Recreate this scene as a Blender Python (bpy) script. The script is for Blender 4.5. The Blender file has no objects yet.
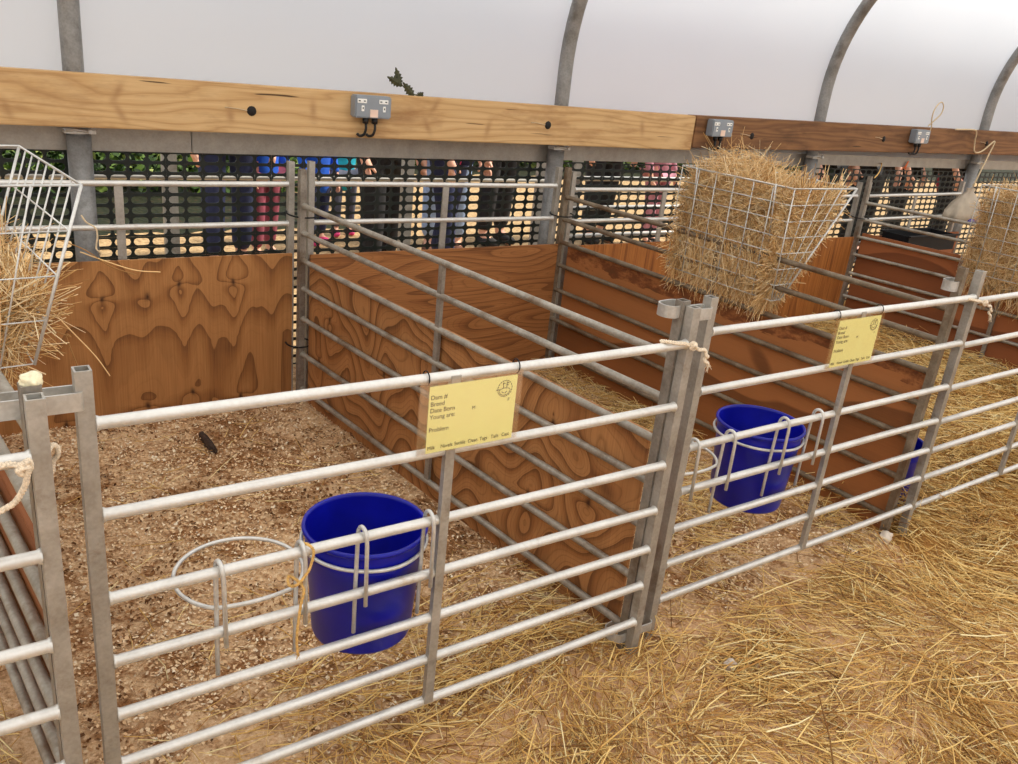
import bpy, bmesh, math, random
import numpy as np
from mathutils import Vector, Matrix
random.seed(7); RNG = np.random.default_rng(11)
SC = bpy.context.scene; COL = SC.collection
PI = math.pi

# ------------------------------------------------------------------ colours and materials
def lin(c):
    return tuple((v/255/12.92 if v/255 <= .04045 else ((v/255+.055)/1.055)**2.4) for v in c) + (1.0,)

class NT:
    """small helper around one node tree"""
    def __init__(s, name):
        s.m = bpy.data.materials.new(name); s.m.use_nodes = True
        s.t = s.m.node_tree; s.t.nodes.clear()
        s.out = s.n('ShaderNodeOutputMaterial')
    def n(s, k, **kw):
        nd = s.t.nodes.new(k)
        for a, b in kw.items(): setattr(nd, a, b)
        return nd
    def link(s, a, b): s.t.links.new(a, b)
    def setin(s, sock, v):
        if v is None: return
        if isinstance(v, bpy.types.NodeSocket): s.link(v, sock)
        else: sock.default_value = v
    def math(s, op, a, b=None, c=None, clamp=False):
        nd = s.n('ShaderNodeMath', operation=op, use_clamp=clamp)
        s.setin(nd.inputs[0], a); s.setin(nd.inputs[1], b)
        if c is not None: s.setin(nd.inputs[2], c)
        return nd.outputs[0]
    def obj(s): return s.n('ShaderNodeTexCoord').outputs['Object']
    def gen(s): return s.n('ShaderNodeNewGeometry').outputs['Position']
    def map(s, v, scale=(1,1,1), loc=(0,0,0)):
        nd = s.n('ShaderNodeMapping'); s.link(v, nd.inputs['Vector'])
        nd.inputs['Scale'].default_value = scale; nd.inputs['Location'].default_value = loc
        return nd.outputs[0]
    def noise(s, v, scale=5, detail=3, rough=.5, dist=0, col=False):
        nd = s.n('ShaderNodeTexNoise'); s.link(v, nd.inputs['Vector'])
        nd.inputs['Scale'].default_value = scale; nd.inputs['Detail'].default_value = detail
        nd.inputs['Roughness'].default_value = rough; nd.inputs['Distortion'].default_value = dist
        return nd.outputs['Color' if col else 'Fac']
    def ramp(s, f, stops, interp='LINEAR'):
        nd = s.n('ShaderNodeValToRGB'); s.link(f, nd.inputs[0]); r = nd.color_ramp; r.interpolation = interp
        while len(r.elements) < len(stops): r.elements.new(.5)
        for e, (p, c) in zip(r.elements, stops):
            e.position = p; e.color = c if len(c) == 4 else lin(c)
        return nd.outputs[0]
    def mix(s, f, a, b, mode='MIX'):
        nd = s.n('ShaderNodeMix', data_type='RGBA', blend_type=mode)
        s.setin(nd.inputs[0], f); s.setin(nd.inputs[6], a); s.setin(nd.inputs[7], b)
        return nd.outputs[2]
    def bump(s, h, strength=.3, dist=.01):
        nd = s.n('ShaderNodeBump'); s.link(h, nd.inputs['Height'])
        nd.inputs['Strength'].default_value = strength; nd.inputs['Distance'].default_value = dist
        return nd.outputs[0]
    def bsdf(s, col, rough=.6, metal=0, normal=None, spec=.5):
        nd = s.n('ShaderNodeBsdfPrincipled')
        s.setin(nd.inputs['Base Color'], col); s.setin(nd.inputs['Roughness'], rough)
        s.setin(nd.inputs['Metallic'], metal); nd.inputs['Specular IOR Level'].default_value = spec
        if normal is not None: s.link(normal, nd.inputs['Normal'])
        s.link(nd.outputs[0], s.out.inputs[0]); return nd

def plain(name, c, rough=.55, metal=0, var=.12, scale=30, bump=0, spec=.5):
    t = NT(name); o = t.obj(); f = t.noise(o, scale, 4)
    a = lin(c); d = tuple(v*(1-var) for v in a[:3])+(1,); l = tuple(min(1, v*(1+var)) for v in a[:3])+(1,)
    col = t.ramp(f, [(.3, d), (.7, l)])
    t.bsdf(col, rough, metal, t.bump(f, bump, .003) if bump else None, spec)
    return t.m

def galv(name, light, dark, rough=.42, metal=.55, dirt=None, dirt_amt=.5):
    t = NT(name); o = t.obj()
    f = t.noise(o, 16, 5, .6); g = t.noise(o, 140, 2)
    col = t.ramp(f, [(.3, dark), (.68, light)])
    col = t.mix(.25, col, t.ramp(g, [(.35, dark), (.65, light)]))
    if dirt:
        k = t.noise(t.map(o, (1,1,1), (3.1,1.7,.3)), 9, 6, .7)
        k = t.ramp(k, [(.62-.28*dirt_amt, (0,0,0,1)), (.82-.2*dirt_amt, (1,1,1,1))])
        col = t.mix(k, col, lin(dirt))
    r = t.math('MULTIPLY_ADD', f, .3, rough-.15)
    t.bsdf(col, r, metal, t.bump(g, .08, .002))
    return t.m

M = {}
M['rail'] = galv('galvanised_tube', (228,225,218), (202,198,190), .38, .45, (178,158,130), .08)
M['stile'] = galv('galvanised_box_section', (190,185,176), (150,144,134), .48, .5, (120,104,84), .2)
M['rail_mid'] = galv('galvanised_tube_dull', (186,178,164), (134,126,112), .5, .45, (118,94,68), .4)
M['stile_mid'] = galv('galvanised_section_dull', (166,158,146), (118,110,100), .5, .45, (104,82,60), .4)
M['rail_dirty'] = galv('soiled_tube', (142,126,104), (98,84,66), .6, .25, (92,66,42), .6)
M['stile_dirty'] = galv('soiled_section', (150,136,116), (100,86,68), .6, .25, (96,70,46), .6)
M['strip'] = galv('galvanised_strip', (214,212,206), (170,167,160), .38, .5, (140,124,104), .15)
M['wire'] = galv('galvanised_wire', (226,224,218), (186,183,176), .42, .45)
M['wire_pale'] = galv('bright_rack_wire', (232,231,226), (196,194,188), .4, .35)
M['post'] = galv('tunnel_tube', (158,156,152), (112,110,107), .45, .45, (96,90,80), .3)
M['baserail'] = galv('aluminium_rail', (176,171,162), (148,143,135), .42, .4)
M['black'] = plain('black_plastic', (22,22,24), .55, spec=.25)
M['blackrub'] = plain('black_cable', (16,16,17), .5)
M['rope'] = plain('cream_rope', (226,208,182), .9, var=.25, scale=300, bump=.5)
M['twine'] = plain('sisal_twine', (214,170,98), .9, var=.25, scale=200)
M['twine_pale'] = plain('pale_twine', (208,186,150), .9, var=.2, scale=200)
M['twine_orange'] = plain('orange_twine', (236,120,66), .8)
M['net'] = plain('green_black_netting', (22,30,24), .5, var=.3)
M['yellow'] = plain('yellow_card', (255,250,168), .6, var=.02)
M['ink'] = plain('black_ink', (44,40,30), .7)
M['weld'] = galv('weld', (200,196,190), (140,134,126), .5, .6)
M['rust'] = plain('dark_bolt_hole', (26,20,16), .8, var=.4)
M['greybox'] = plain('grey_metal_box', (140,146,152), .4, .1, var=.04)
M['white'] = plain('white_plastic', (240,238,232), .4, var=.03)
M['pinkish'] = plain('peach_label', (236,206,186), .5, var=.05)
M['foam'] = plain('pale_foam', (238,226,190), .95, var=.2, scale=120, bump=.8)
M['stone'] = plain('pale_stone', (214,200,184), .85, var=.15, scale=60, bump=.5)
M['dung'] = plain('dark_dung', (62,44,32), .9, var=.4, scale=80, bump=.8)
M['leaf'] = plain('dark_leaf', (58,60,34), .6, var=.4, scale=60)

def bucket_mat():
    t = NT('blue_bucket_plastic'); o = t.obj(); f = t.noise(o, 9, 4)
    col = t.ramp(f, [(.3, (6,10,124)), (.7, (10,18,160))])
    t.bsdf(col, .34, 0, t.bump(t.noise(o, 60, 2), .03, .002), .38); return t.m
M['blue'] = bucket_mat()

def clear_mat():
    t = NT('clear_sleeve'); tr = t.n('ShaderNodeBsdfTransparent'); gl = t.n('ShaderNodeBsdfGlossy')
    gl.inputs['Roughness'].default_value = .12; gl.inputs['Color'].default_value = (.9,.85,.82,1)
    mx = t.n('ShaderNodeMixShader'); mx.inputs[0].default_value = .13
    t.link(tr.outputs[0], mx.inputs[1]); t.link(gl.outputs[0], mx.inputs[2]); t.link(mx.outputs[0], t.out.inputs[0]); return t.m
M['clear'] = clear_mat()

def film_mat():
    t = NT('white_polythene'); o = t.obj()
    f = t.noise(t.map(o, (.5,1.2,.8)), 1.6, 3)
    col = t.ramp(f, [(.3, (.77,.79,.83,1)), (.7, (.82,.835,.87,1))])
    tl = t.n('ShaderNodeBsdfTranslucent'); df = t.n('ShaderNodeBsdfDiffuse')
    t.link(col, tl.inputs[0]); t.link(col, df.inputs[0])
    mx = t.n('ShaderNodeMixShader'); mx.inputs[0].default_value = .25
    t.link(tl.outputs[0], mx.inputs[1]); t.link(df.outputs[0], mx.inputs[2])
    t.link(mx.outputs[0], t.out.inputs[0]); return t.m
M['film'] = film_mat()

def ply(name, light, mid, dark, u=0, grain='v', seed=0., fu=2.2, fv=.7, K=4., amp=3., lines=.4, knots=(), worn=None, drift=1.2, soft=.45, fibre=.12, vmin=-9.):
    """rotary cut veneer: contour lines of a smooth field (plus knots); u = 0 local x or 1 local y is the length of the sheet"""
    t = NT(name); o = t.obj(); sp = t.n('ShaderNodeSeparateXYZ'); t.link(o, sp.inputs[0])
    U, V = sp.outputs[u], sp.outputs[2]
    cb = t.n('ShaderNodeCombineXYZ'); t.link(U, cb.inputs[0]); t.link(V, cb.inputs[1]); cb.inputs[2].default_value = seed
    P = cb.outputs[0]
    sc = (fu, fv, 1) if grain == 'v' else (fv, fu, 1)
    h = t.math('MULTIPLY', t.noise(t.map(P, sc), 1.6, 1.2, .45, .25), amp)
    h = t.math('MULTIPLY_ADD', t.math('MAXIMUM', V, vmin), drift, h)
    kn = None
    wx = t.math('MULTIPLY_ADD', t.noise(t.map(P, (1,1,1), (9,3,1)), 13, 2), .030, -.015); wy = t.math('MULTIPLY_ADD', t.noise(t.map(P, (1,1,1), (2,8,4)), 11, 2), .040, -.020)
    Uw, Vw = t.math('ADD', U, wx), t.math('ADD', V, wy)
    if grain != 'v': Uw, Vw = Vw, Uw
    if grain != 'v' and knots: h = t.math('MULTIPLY_ADD', U, drift*.35, h)
    for (ku, kv, wu, wv, a) in knots:
        if grain != 'v': ku, kv = kv, ku
        du = t.math('DIVIDE', t.math('SUBTRACT', Uw, ku), wu); dv0 = t.math('SUBTRACT', kv, Vw)
        # growth rings are dragged down below a knot and up above it
        c = t.math('EXPONENT', t.math('MULTIPLY', t.math('SQRT', t.math('MULTIPLY_ADD', du, du, .10)), -1.7))
        c = t.math('MULTIPLY', c, t.math('TANH', t.math('DIVIDE', dv0, .022)))
        c = t.math('MULTIPLY', c, t.math('EXPONENT', t.math('DIVIDE', t.math('ABSOLUTE', dv0), -wv)))
        h = t.math('MULTIPLY_ADD', c, a, h)
        du2 = t.math('DIVIDE', t.math('SUBTRACT', Uw, ku), .009); dv2 = t.math('DIVIDE', t.math('SUBTRACT', Vw, kv), .015)
        g = t.math('EXPONENT', t.math('MULTIPLY', t.math('MULTIPLY_ADD', dv2, dv2, t.math('MULTIPLY', du2, du2)), -1))
        kn = g if kn is None else t.math('MAXIMUM', kn, g)
    s = t.math('FRACT', t.math('MULTIPLY', h, K))
    col = t.ramp(s, [(0, light), (.12, light), (.62-soft*.6, light), (.86-soft*.3, mid), (.965, dark), (.985, dark), (1, light)])
    s2 = t.math('FRACT', t.math('MULTIPLY', h, K*4.3))
    col = t.mix(t.math('MULTIPLY', t.ramp(s2, [(0, (1,1,1,1)), (.22, (0,0,0,1)), (.94, (0,0,0,1)), (1, (1,1,1,1))]), lines), col, lin(dark))
    fs = (240, 5, 1) if grain == 'v' else (5, 240, 1)
    fb = t.noise(t.map(P, fs), 1, 3)
    col = t.mix(fibre*2, col, t.ramp(fb, [(.3, dark), (.7, light)]))
    bl = t.noise(t.map(P, (1,1,1), (5,2,0)), 3.3, 3)
    col = t.mix(t.math('MULTIPLY', bl, .35), col, lin(mid))
    if kn is not None: col = t.mix(t.math('MULTIPLY', kn, .92), col, lin((50,24,14)))
    if worn:
        wz, wc = worn      # top band with the face veneer torn away
        e = t.math('MULTIPLY_ADD', t.noise(t.map(P, (7,30,1)), 1, 4), .16, V)
        f = t.math('GREATER_THAN', e, wz+.08)
        wn = t.noise(t.map(P, (9,16,1)), 1.3, 6, .75)
        col = t.mix(f, col, t.ramp(wn, [(.36, dark), (.44, wc), (.62, light)]))
    t.bsdf(col, .62, 0, t.bump(fb, .25, .002), .3)
    return t.m

def beam_mat(name, light, mid, dark, seed, knots=()):
    t = NT(name); o = t.obj(); sp = t.n('ShaderNodeSeparateXYZ'); t.link(o, sp.inputs[0])
    cb = t.n('ShaderNodeCombineXYZ'); t.link(sp.outputs[0], cb.inputs[0]); t.link(t.math('ADD', sp.outputs[2], sp.outputs[1]), cb.inputs[1]); cb.inputs[2].default_value = seed
    P = cb.outputs[0]
    h = t.math('MULTIPLY_ADD', t.noise(t.map(P, (1.1,9,1)), 1, 2, .5, .4), 1.6, t.math('MULTIPLY', sp.outputs[2], 7))
    s = t.math('FRACT', t.math('MULTIPLY', h, 3.5))
    lo = tuple((a*.45+b_*.55) for a, b_ in zip(dark, mid)); col = t.ramp(s, [(0, lo), (.15, mid), (.5, light), (.9, mid), (1, lo)])
    for (ku, kz, tilt) in knots:
        du = t.math('SUBTRACT', sp.outputs[0], ku); dz = t.math('SUBTRACT', sp.outputs[2], kz)
        a = t.math('DIVIDE', t.math('MULTIPLY_ADD', dz, tilt, du), .014); b = t.math('DIVIDE', dz, .035)
        g = t.math('EXPONENT', t.math('MULTIPLY', t.math('MULTIPLY_ADD', a, a, t.math('MULTIPLY', b, b)), -1))
        col = t.mix(t.math('MULTIPLY', g, .75), col, lin(dark))
    fb = t.noise(t.map(P, (6,260,1)), 1, 3)
    col = t.mix(.4, col, t.ramp(fb, [(.3, mid), (.7, light)]))
    big = t.noise(t.map(P, (2.1,7,1), (3,1,0)), 1, 5, .65)
    col = t.mix(t.ramp(big, [(.5, (0,0,0,1)), (.72, (.7,.7,.7,1))]), col, lin(dark))
    ck = t.noise(t.map(P, (2.6,60,1), (1,7,0)), 1, 2)
    col = t.mix(t.ramp(ck, [(.70, (0,0,0,1)), (.73, (.9,.9,.9,1))]), col, lin(tuple(v*.45 for v in dark)))
    t.bsdf(col, .7, 0, t.bump(fb, .3, .002), .3); return t.m
M['beam_new'] = beam_mat('pale_softwood', (216,180,130), (198,158,106), (140,94,54), 1., [(2.715,.05,.3), (3.056,.055,.5), (3.05,.12,-.5), (3.436,.07,.1), (3.758,.10,.05), (4.268,.06,.5), (4.30,.14,-.6), (4.577,.06,-.2), (5.5,.1,.2)])
M['beam_old'] = beam_mat('weathered_timber', (146,104,66), (112,76,48), (66,42,26), 5.)

def island(name, stops, rough=.75, trans=0):
    t = NT(name); g = t.n('ShaderNodeNewGeometry')
    col = t.ramp(g.outputs['Random Per Island'], stops)
    t.bsdf(col, rough, 0, None, .25); return t.m
M['straw'] = island('straw_stalks', [(0, (120,80,38)), (.18, (190,138,72)), (.42, (228,184,108)), (.8, (246,212,138)), (1, (252,234,180))], .6)
M['hay'] = island('hay_stems', [(0, (150,108,60)), (.25, (214,166,104)), (.6, (242,204,144)), (1, (252,232,190))], .7)
M['chip'] = island('wood_shavings', [(0, (160,116,76)), (.12, (204,160,114)), (.35, (230,192,146)), (.8, (242,214,172)), (1, (252,238,210))], .8)
M['dark_chip'] = island('soiled_bedding', [(0, (84,54,30)), (.6, (136,94,56)), (1, (176,130,84))], .9)
M['greenleaf'] = island('green_leaves', [(0, (24,36,12)), (.5, (50,76,24)), (.85, (96,122,44)), (1, (150,156,84))], .6)

def floor_mat():
    t = NT('bedding_floor'); o = t.obj(); sp = t.n('ShaderNodeSeparateXYZ'); t.link(o, sp.inputs[0])
    fine = t.noise(o, 95, 5, .75); mid = t.noise(o, 14, 5, .65); big = t.noise(o, 2.1, 3)
    shav = t.ramp(fine, [(.28, (150,106,68)), (.42, (216,174,128)), (.6, (238,206,164)), (.8, (250,234,206))])
    soil = t.ramp(fine, [(.3, (92,60,34)), (.5, (160,112,70)), (.7, (208,162,114))])
    k = t.math('ADD', t.math('MULTIPLY', mid, .75), t.math('MULTIPLY', big, .45))
    pen = t.mix(t.ramp(k, [(.545, (0,0,0,1)), (.68, (1,1,1,1))]), shav, soil)
    earth = t.ramp(t.math('ADD', t.math('MULTIPLY', fine, .5), t.math('MULTIPLY', mid, .5)), [(.3, (166,124,86)), (.5, (220,176,132)), (.68, (240,206,166))])
    a = t.math('ADD', t.math('MULTIPLY_ADD', mid, .5, -.2), sp.outputs[1])
    col = t.mix(t.ramp(a, [(.03, (1,1,1,1)), (.16, (0,0,0,1))]), pen, earth)
    b = t.math('ADD', t.math('MULTIPLY_ADD', mid, .3, -.15), sp.outputs[0])
    col = t.mix(t.math('GREATER_THAN', b, 2.45), col, t.ramp(fine, [(.3, (128,84,40)), (.7, (206,152,82))]))
    t.bsdf(col, .9, 0, t.bump(fine, .6, .012), .15); return t.m
M['floor'] = floor_mat()

def gravel_mat():
    t = NT('pale_gravel'); o = t.obj()
    v = t.n('ShaderNodeTexVoronoi'); t.link(o, v.inputs['Vector']); v.inputs['Scale'].default_value = 26
    col = t.ramp(t.noise(o, 40, 4, .7), [(.3, (118,92,60)), (.5, (170,140,100)), (.7, (196,170,130))])
    sp = t.n('ShaderNodeSeparateXYZ'); t.link(o, sp.inputs[0])
    e = t.math('MULTIPLY_ADD', t.noise(o, 3, 3), .5, sp.outputs[1])
    bed = t.math('MULTIPLY', t.math('GREATER_THAN', e, 5.45), t.math('LESS_THAN', sp.outputs[0], 2.9))
    far = t.math('MAXIMUM', bed, t.math('GREATER_THAN', e, 8.3))
    soil = t.ramp(t.noise(o, 18, 5, .7), [(.35, (18,22,10)), (.55, (36,40,18)), (.7, (66,40,28))])
    col = t.mix(far, col, soil)
    t.bsdf(col, .9, 0, t.bump(v.outputs['Distance'], .5, .02), .2); return t.m
M['gravel'] = gravel_mat()

# ------------------------------------------------------------------ mesh helpers
class MB:
    def __init__(s): s.v = []; s.f = []; s.smooth = []
    def add(s, vs, fs, smooth=False):
        b = len(s.v); s.v += [tuple(v) for v in vs]
        for f in fs: s.f.append(tuple(i+b for i in f)); s.smooth.append(smooth)
        return s
    def box(s, c, size, rot=None, top=True):
        hx, hy, hz = [k/2 for k in size]
        vs = [Vector((x, y, z)) for z in (-hz, hz) for y in (-hy, hy) for x in (-hx, hx)]
        if rot is not None: vs = [rot @ v for v in vs]
        vs = [v+Vector(c) for v in vs]
        fs = [(0,2,3,1), (0,1,5,4), (1,3,7,5), (3,2,6,7), (2,0,4,6)]
        if top: fs.append((4,5,7,6))
        return s.add(vs, fs)
    def bbox(s, c, size, bev=.003):
        bm = bmesh.new(); bmesh.ops.create_cube(bm, size=1)
        for v in bm.verts: v.co = Vector((v.co.x*size[0], v.co.y*size[1], v.co.z*size[2]))+Vector(c)
        bmesh.ops.bevel(bm, geom=bm.edges[:], offset=bev, segments=2, affect='EDGES')
        bm.verts.ensure_lookup_table(); bm.verts.index_update()
        s.add([v.co[:] for v in bm.verts], [[v.index for v in f.verts] for f in bm.faces]); bm.free(); return s
    def hollow(s, x, y, z0, z1, sx, sy, w=.003, depth=.12):
        """upright box section with an open top"""
        o = [(x-sx/2, y-sy/2), (x+sx/2, y-sy/2), (x+sx/2, y+sy/2), (x-sx/2, y+sy/2)]
        i = [(x-sx/2+w, y-sy/2+w), (x+sx/2-w, y-sy/2+w), (x+sx/2-w, y+sy/2-w), (x-sx/2+w, y+sy/2-w)]
        vs = [(a, b, z0) for a, b in o]+[(a, b, z1) for a, b in o]+[(a, b, z1) for a, b in i]+[(a, b, z1-depth) for a, b in i]
        fs = [(3,2,1,0), (15,14,13,12)][:1]
        for k in range(4):
            j = (k+1) % 4
            fs += [(k, j, 4+j, 4+k), (4+k, 4+j, 8+j, 8+k), (8+k, 8+j, 12+j, 12+k)]
        fs.append((12,13,14,15))
        return s.add(vs, fs)
    def tube(s, pts, r, n=8, cap=True, closed=False, smooth=True):
        P = [Vector(p) for p in pts]; m = len(P)
        R = r if isinstance(r, (list, tuple)) else [r]*m
        T = []
        for i in range(m):
            if closed: d = P[(i+1) % m]-P[i-1]
            else: d = P[min(i+1, m-1)]-P[max(i-1, 0)]
            T.append(d.normalized() if d.length > 1e-9 else Vector((0,0,1)))
        a = T[0].orthogonal().normalized(); vs = []
        for i in range(m):
            a = (a-T[i]*a.dot(T[i])); a = a.normalized() if a.length > 1e-6 else T[i].orthogonal().normalized()
            b = T[i].cross(a)
            for k in range(n):
                q = 2*PI*k/n; vs.append(P[i]+(a*math.cos(q)+b*math.sin(q))*R[i])
        fs = []
        for i in range(m if closed else m-1):
            j = (i+1) % m
            for k in range(n):
                l = (k+1) % n; fs.append((i*n+k, i*n+l, j*n+l, j*n+k))
        s.add(vs, fs, smooth)
        if cap and not closed:
            b = len(s.v)-len(vs)
            s.f.append(tuple(b+k for k in reversed(range(n)))); s.smooth.append(False)
            s.f.append(tuple(b+(m-1)*n+k for k in range(n))); s.smooth.append(False)
        return s
    def strip_loop(s, pts, z0, z1, th):
        """closed flat bar standing on edge that follows pts (x, y)"""
        m = len(pts); vs = []
        for i in range(m):
            p0 = Vector(pts[i-1]); p1 = Vector(pts[(i+1) % m]); d = (p1-p0).normalized(); nrm = Vector((d.y, -d.x))
            for sgn in (-.5, .5):
                q = Vector(pts[i])+nrm*th*sgn
                vs += [(q.x, q.y, z0), (q.x, q.y, z1)]
        fs = []
        for i in range(m):
            a, b = i*4, ((i+1) % m)*4
            fs += [(a, b, b+1, a+1), (a+3, b+3, b+2, a+2), (a+1, b+1, b+3, a+3), (a+2, b+2, b, a)]
        return s.add(vs, fs)
    def lathe(s, prof, n=40, c=(0,0,0), smooth=True):
        m = len(prof); vs = []
        for (r, z) in prof:
            for k in range(n):
                q = 2*PI*k/n; vs.append((c[0]+r*math.cos(q), c[1]+r*math.sin(q), c[2]+z))
        fs = [(i*n+k, i*n+(k+1) % n, (i+1)*n+(k+1) % n, (i+1)*n+k) for i in range(m-1) for k in range(n)]
        return s.add(vs, fs, smooth)
    def build(s, name, mat, parent=None, loc=None):
        me = bpy.data.meshes.new(name); me.from_pydata(s.v, [], s.f); me.validate()
        if len(me.polygons) == len(s.smooth): me.polygons.foreach_set('use_smooth', s.smooth)
        o = bpy.data.objects.new(name, me); COL.objects.link(o)
        me.materials.append(M[mat] if isinstance(mat, str) else mat)
        if parent is not None: o.parent = parent
        if loc is not None: o.location = loc
        me.update(); return o

def tag(o, label=None, cat=None, group=None, kind=None):
    if label: o['label'] = label
    if cat: o['category'] = cat
    if group: o['group'] = group
    if kind: o['kind'] = kind
    return o
def thing(name, label, cat, loc=(0,0,0), rz=0, ry=0, group=None):
    o = bpy.data.objects.new(name, None); COL.objects.link(o); o.empty_display_size = .1
    o.location = loc; o.rotation_euler = (0, ry, rz); return tag(o, label, cat, group)
def copy_tree(o, parent=None):
    c = o.copy(); COL.objects.link(c)
    if parent is not None: c.parent = parent
    for ch in list(o.children): copy_tree(ch, c)
    return c
def quick(name, V, F, mat, label, cat=None, kind=None, parent=None):
    """fast mesh from numpy arrays (all faces the same size)"""
    me = bpy.data.meshes.new(name); nv, nf, k = len(V), len(F), F.shape[1]
    me.vertices.add(nv); me.vertices.foreach_set('co', V.astype(np.float32).ravel())
    me.loops.add(nf*k); me.loops.foreach_set('vertex_index', F.astype(np.int32).ravel())
    me.polygons.add(nf); me.polygons.foreach_set('loop_start', np.arange(0, nf*k, k, dtype=np.int32))
    me.polygons.foreach_set('loop_total', np.full(nf, k, dtype=np.int32))
    me.update(calc_edges=True); me.materials.append(M[mat])
    o = bpy.data.objects.new(name, me); COL.objects.link(o)
    if parent is not None: o.parent = parent
    return tag(o, label, cat, None, kind)

def stalks(P, D, L, W, bend, segs=3, droop=None):
    """three sided stems: start points P, directions D, lengths L, widths W; returns verts, quads"""
    n = len(P); D = D/np.linalg.norm(D, axis=1)[:, None]
    up = np.tile(np.array([0,0,1.]), (n,1)); up[np.abs(D[:,2]) > .9] = (1,0,0)
    A = np.cross(D, up); A /= np.linalg.norm(A, axis=1)[:, None]; B = np.cross(A, D)
    q = RNG.uniform(0, 2*PI, n); bd = (A*np.cos(q)[:,None]+B*np.sin(q)[:,None])*(bend*L)[:,None]
    rings = []
    for i in range(segs+1):
        t = i/segs; c = P+D*(L*(t-.5))[:,None]+bd*(4*t*(1-t)-.5)
        if droop is not None: c = c+np.array([0,0,-1.])*(droop*L*t*t)[:,None]
        for k in range(3):
            a = 2*PI*k/3; rings.append(c+(A*math.cos(a)+B*math.sin(a))*(W*(1-.3*t))[:,None])
    V = np.stack(rings, 1); m = 3*(segs+1); base = (np.arange(n)*m)[:,None]; F = []
    for i in range(segs):
        for k in range(3):
            l = (k+1) % 3; F.append(base+np.array([[i*3+k, i*3+l, (i+1)*3+l, (i+1)*3+k]]))
    return V.reshape(-1,3), np.concatenate(F, 0)

def fz(x, y):
    """height of the bedding"""
    return .010*np.sin(5.1*x+1.3)*np.sin(4.3*y+.4)+.006*np.sin(11.7*x-3.*y)+.005*np.sin(9.*y+6.*x+2.)-.034*(lambda q: q*q*(3-2*q))(np.clip((.02-y)/.14, 0, 1))*np.clip((3.2-x)/.6, 0, 1)
def vnoise(x, y, s=1., seed=0):
    return (np.sin(s*(1.7*x+2.3*y)+seed)+np.sin(s*(3.1*x-1.9*y)+1.7*seed+1)+np.sin(s*(-2.2*x+4.1*y)+2.3*seed+2))/3

# ------------------------------------------------------------------ hurdles
HZ = [.867,.715,.564,.442,.333,.228,.118]       # rail heights, wide gaps at the top
GZ = [.818,.713,.604,.492,.370,.220,.069]       # hurdle standing the other way up
def hurdle(label, group, loc, rz, L, zs, rail='rail', stile='stile', top=.952, ry=0, brace=(.020,.013), stiles=(1,1), zb=0., r=.0102, brace_top=0):
    t = thing('sheep_hurdle', label, 'hurdle', loc, rz, ry, group)
    for k, z in enumerate(zs):
        b = MB(); wv = .0012
        pts = [(-.0065,0,z), (-.003,0,z), (.0,0,z), (L*.25, wv*math.sin(k*3+1), z+wv*math.sin(k)), (L*.5,0,z), (L*.75, wv*math.sin(k*5), z-wv*math.cos(k)), (L-.0005,0,z), (L+.0025,0,z), (L+.0055,0,z)]
        b.tube(pts, [r*1.24, r*1.16, r, r, r, r, r, r*1.16, r*1.24], 12)
        b.build('rail', rail, t)
    for side, x in ((0, -.018), (1, L+.017)):
        if not stiles[side]: continue
        MB().hollow(x, .005, zb, top, .0235, .025).build('stile', stile, t)
    MB().box((L/2, -.006 if brace[0] == .020 else 0, (zs[-1]+zs[brace_top])/2+.002), (brace[0], brace[1], zs[brace_top]-zs[-1]+.004)).build('brace', stile, t)
    return t
def loop_pts(x0, x1, y0, y1, r, n=6):
    out = []
    for cx, cy, a0 in ((x1-r, y1-r, 0), (x0+r, y1-r, 90), (x0+r, y0+r, 180), (x1-r, y0+r, 270)):
        for k in range(n+1):
            a = math.radians(a0+90*k/n); out.append((cx+r*math.cos(a), cy+r*math.sin(a)))
    return out

GF = 'galvanised hurdles along the front of the pens'
A = hurdle('front hurdle carrying the nearest yellow card and nearest blue bucket', GF, (0,0,0), 0, 1.20, HZ, ry=.005, zb=-.040)
B = hurdle('front hurdle carrying the second yellow card and farther blue bucket', GF, (1.327,.036,.001), .010, 1.20, HZ, ry=.006, zb=-.040)
Cc = hurdle('front hurdle without card at far right edge, on deep straw', GF, (2.596,.064,-.026), .012, 1.20, HZ, zb=.0)
Z = hurdle('front hurdle cut off by the left edge, standing nearest the viewer', GF, (-1.299,-.074,-.004), .0, 1.20, HZ, zb=-.040)
GD = 'divider hurdles running from front to back'
def divider(label, front, da, L, zs, rail, stile, dz=0, top=.955, ry=0):
    return hurdle(label, GD, (front[0], front[1], dz), PI/2-da, L, zs, rail, stile, top, ry, brace=(.022,.012), zb=-.012-dz)
D0 = divider('divider hurdle behind the leftmost front stile, its rails steeply foreshortened', (-.080,-.020), -.094, 1.80, HZ, 'rail_mid', 'stile_mid')
D = divider('pale grey divider hurdle between the nearest pen and the middle pen', (1.217,.050), -.091, 1.81, GZ, 'rail_mid', 'stile_mid')
E = divider('brown soiled divider hurdle with the big hay rack hung on it', (2.478,.098), -.058, 1.83, GZ, 'rail_dirty', 'stile_dirty', ry=-.009)
Fv = divider('farthest divider hurdle, with reddish board and right hand hay rack', (4.93,.10), -.10, 1.81, [z-.025 for z in GZ], 'rail_mid', 'stile_mid')
GB = 'galvanised hurdles along the back of the pens'
def back(label, x0, x1, z0, dz1, zs=HZ):
    L = x1-x0
    return hurdle(label, GB, (x0, 1.955, z0), 0, L, zs, 'rail', 'stile', ry=-dz1/L, brace=(.028,.008), zb=-.012-z0)
back('back hurdle behind the knotty orange plywood of nearest pen', -.185, 1.018, .018, .0)
back('back hurdle of the middle pen, black trouser legs seen beyond it', 1.132, 2.315, .020, -.004)
back('back hurdle of the third pen, left of the big hay rack', 2.44, 3.632, -.002, .0)
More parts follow.
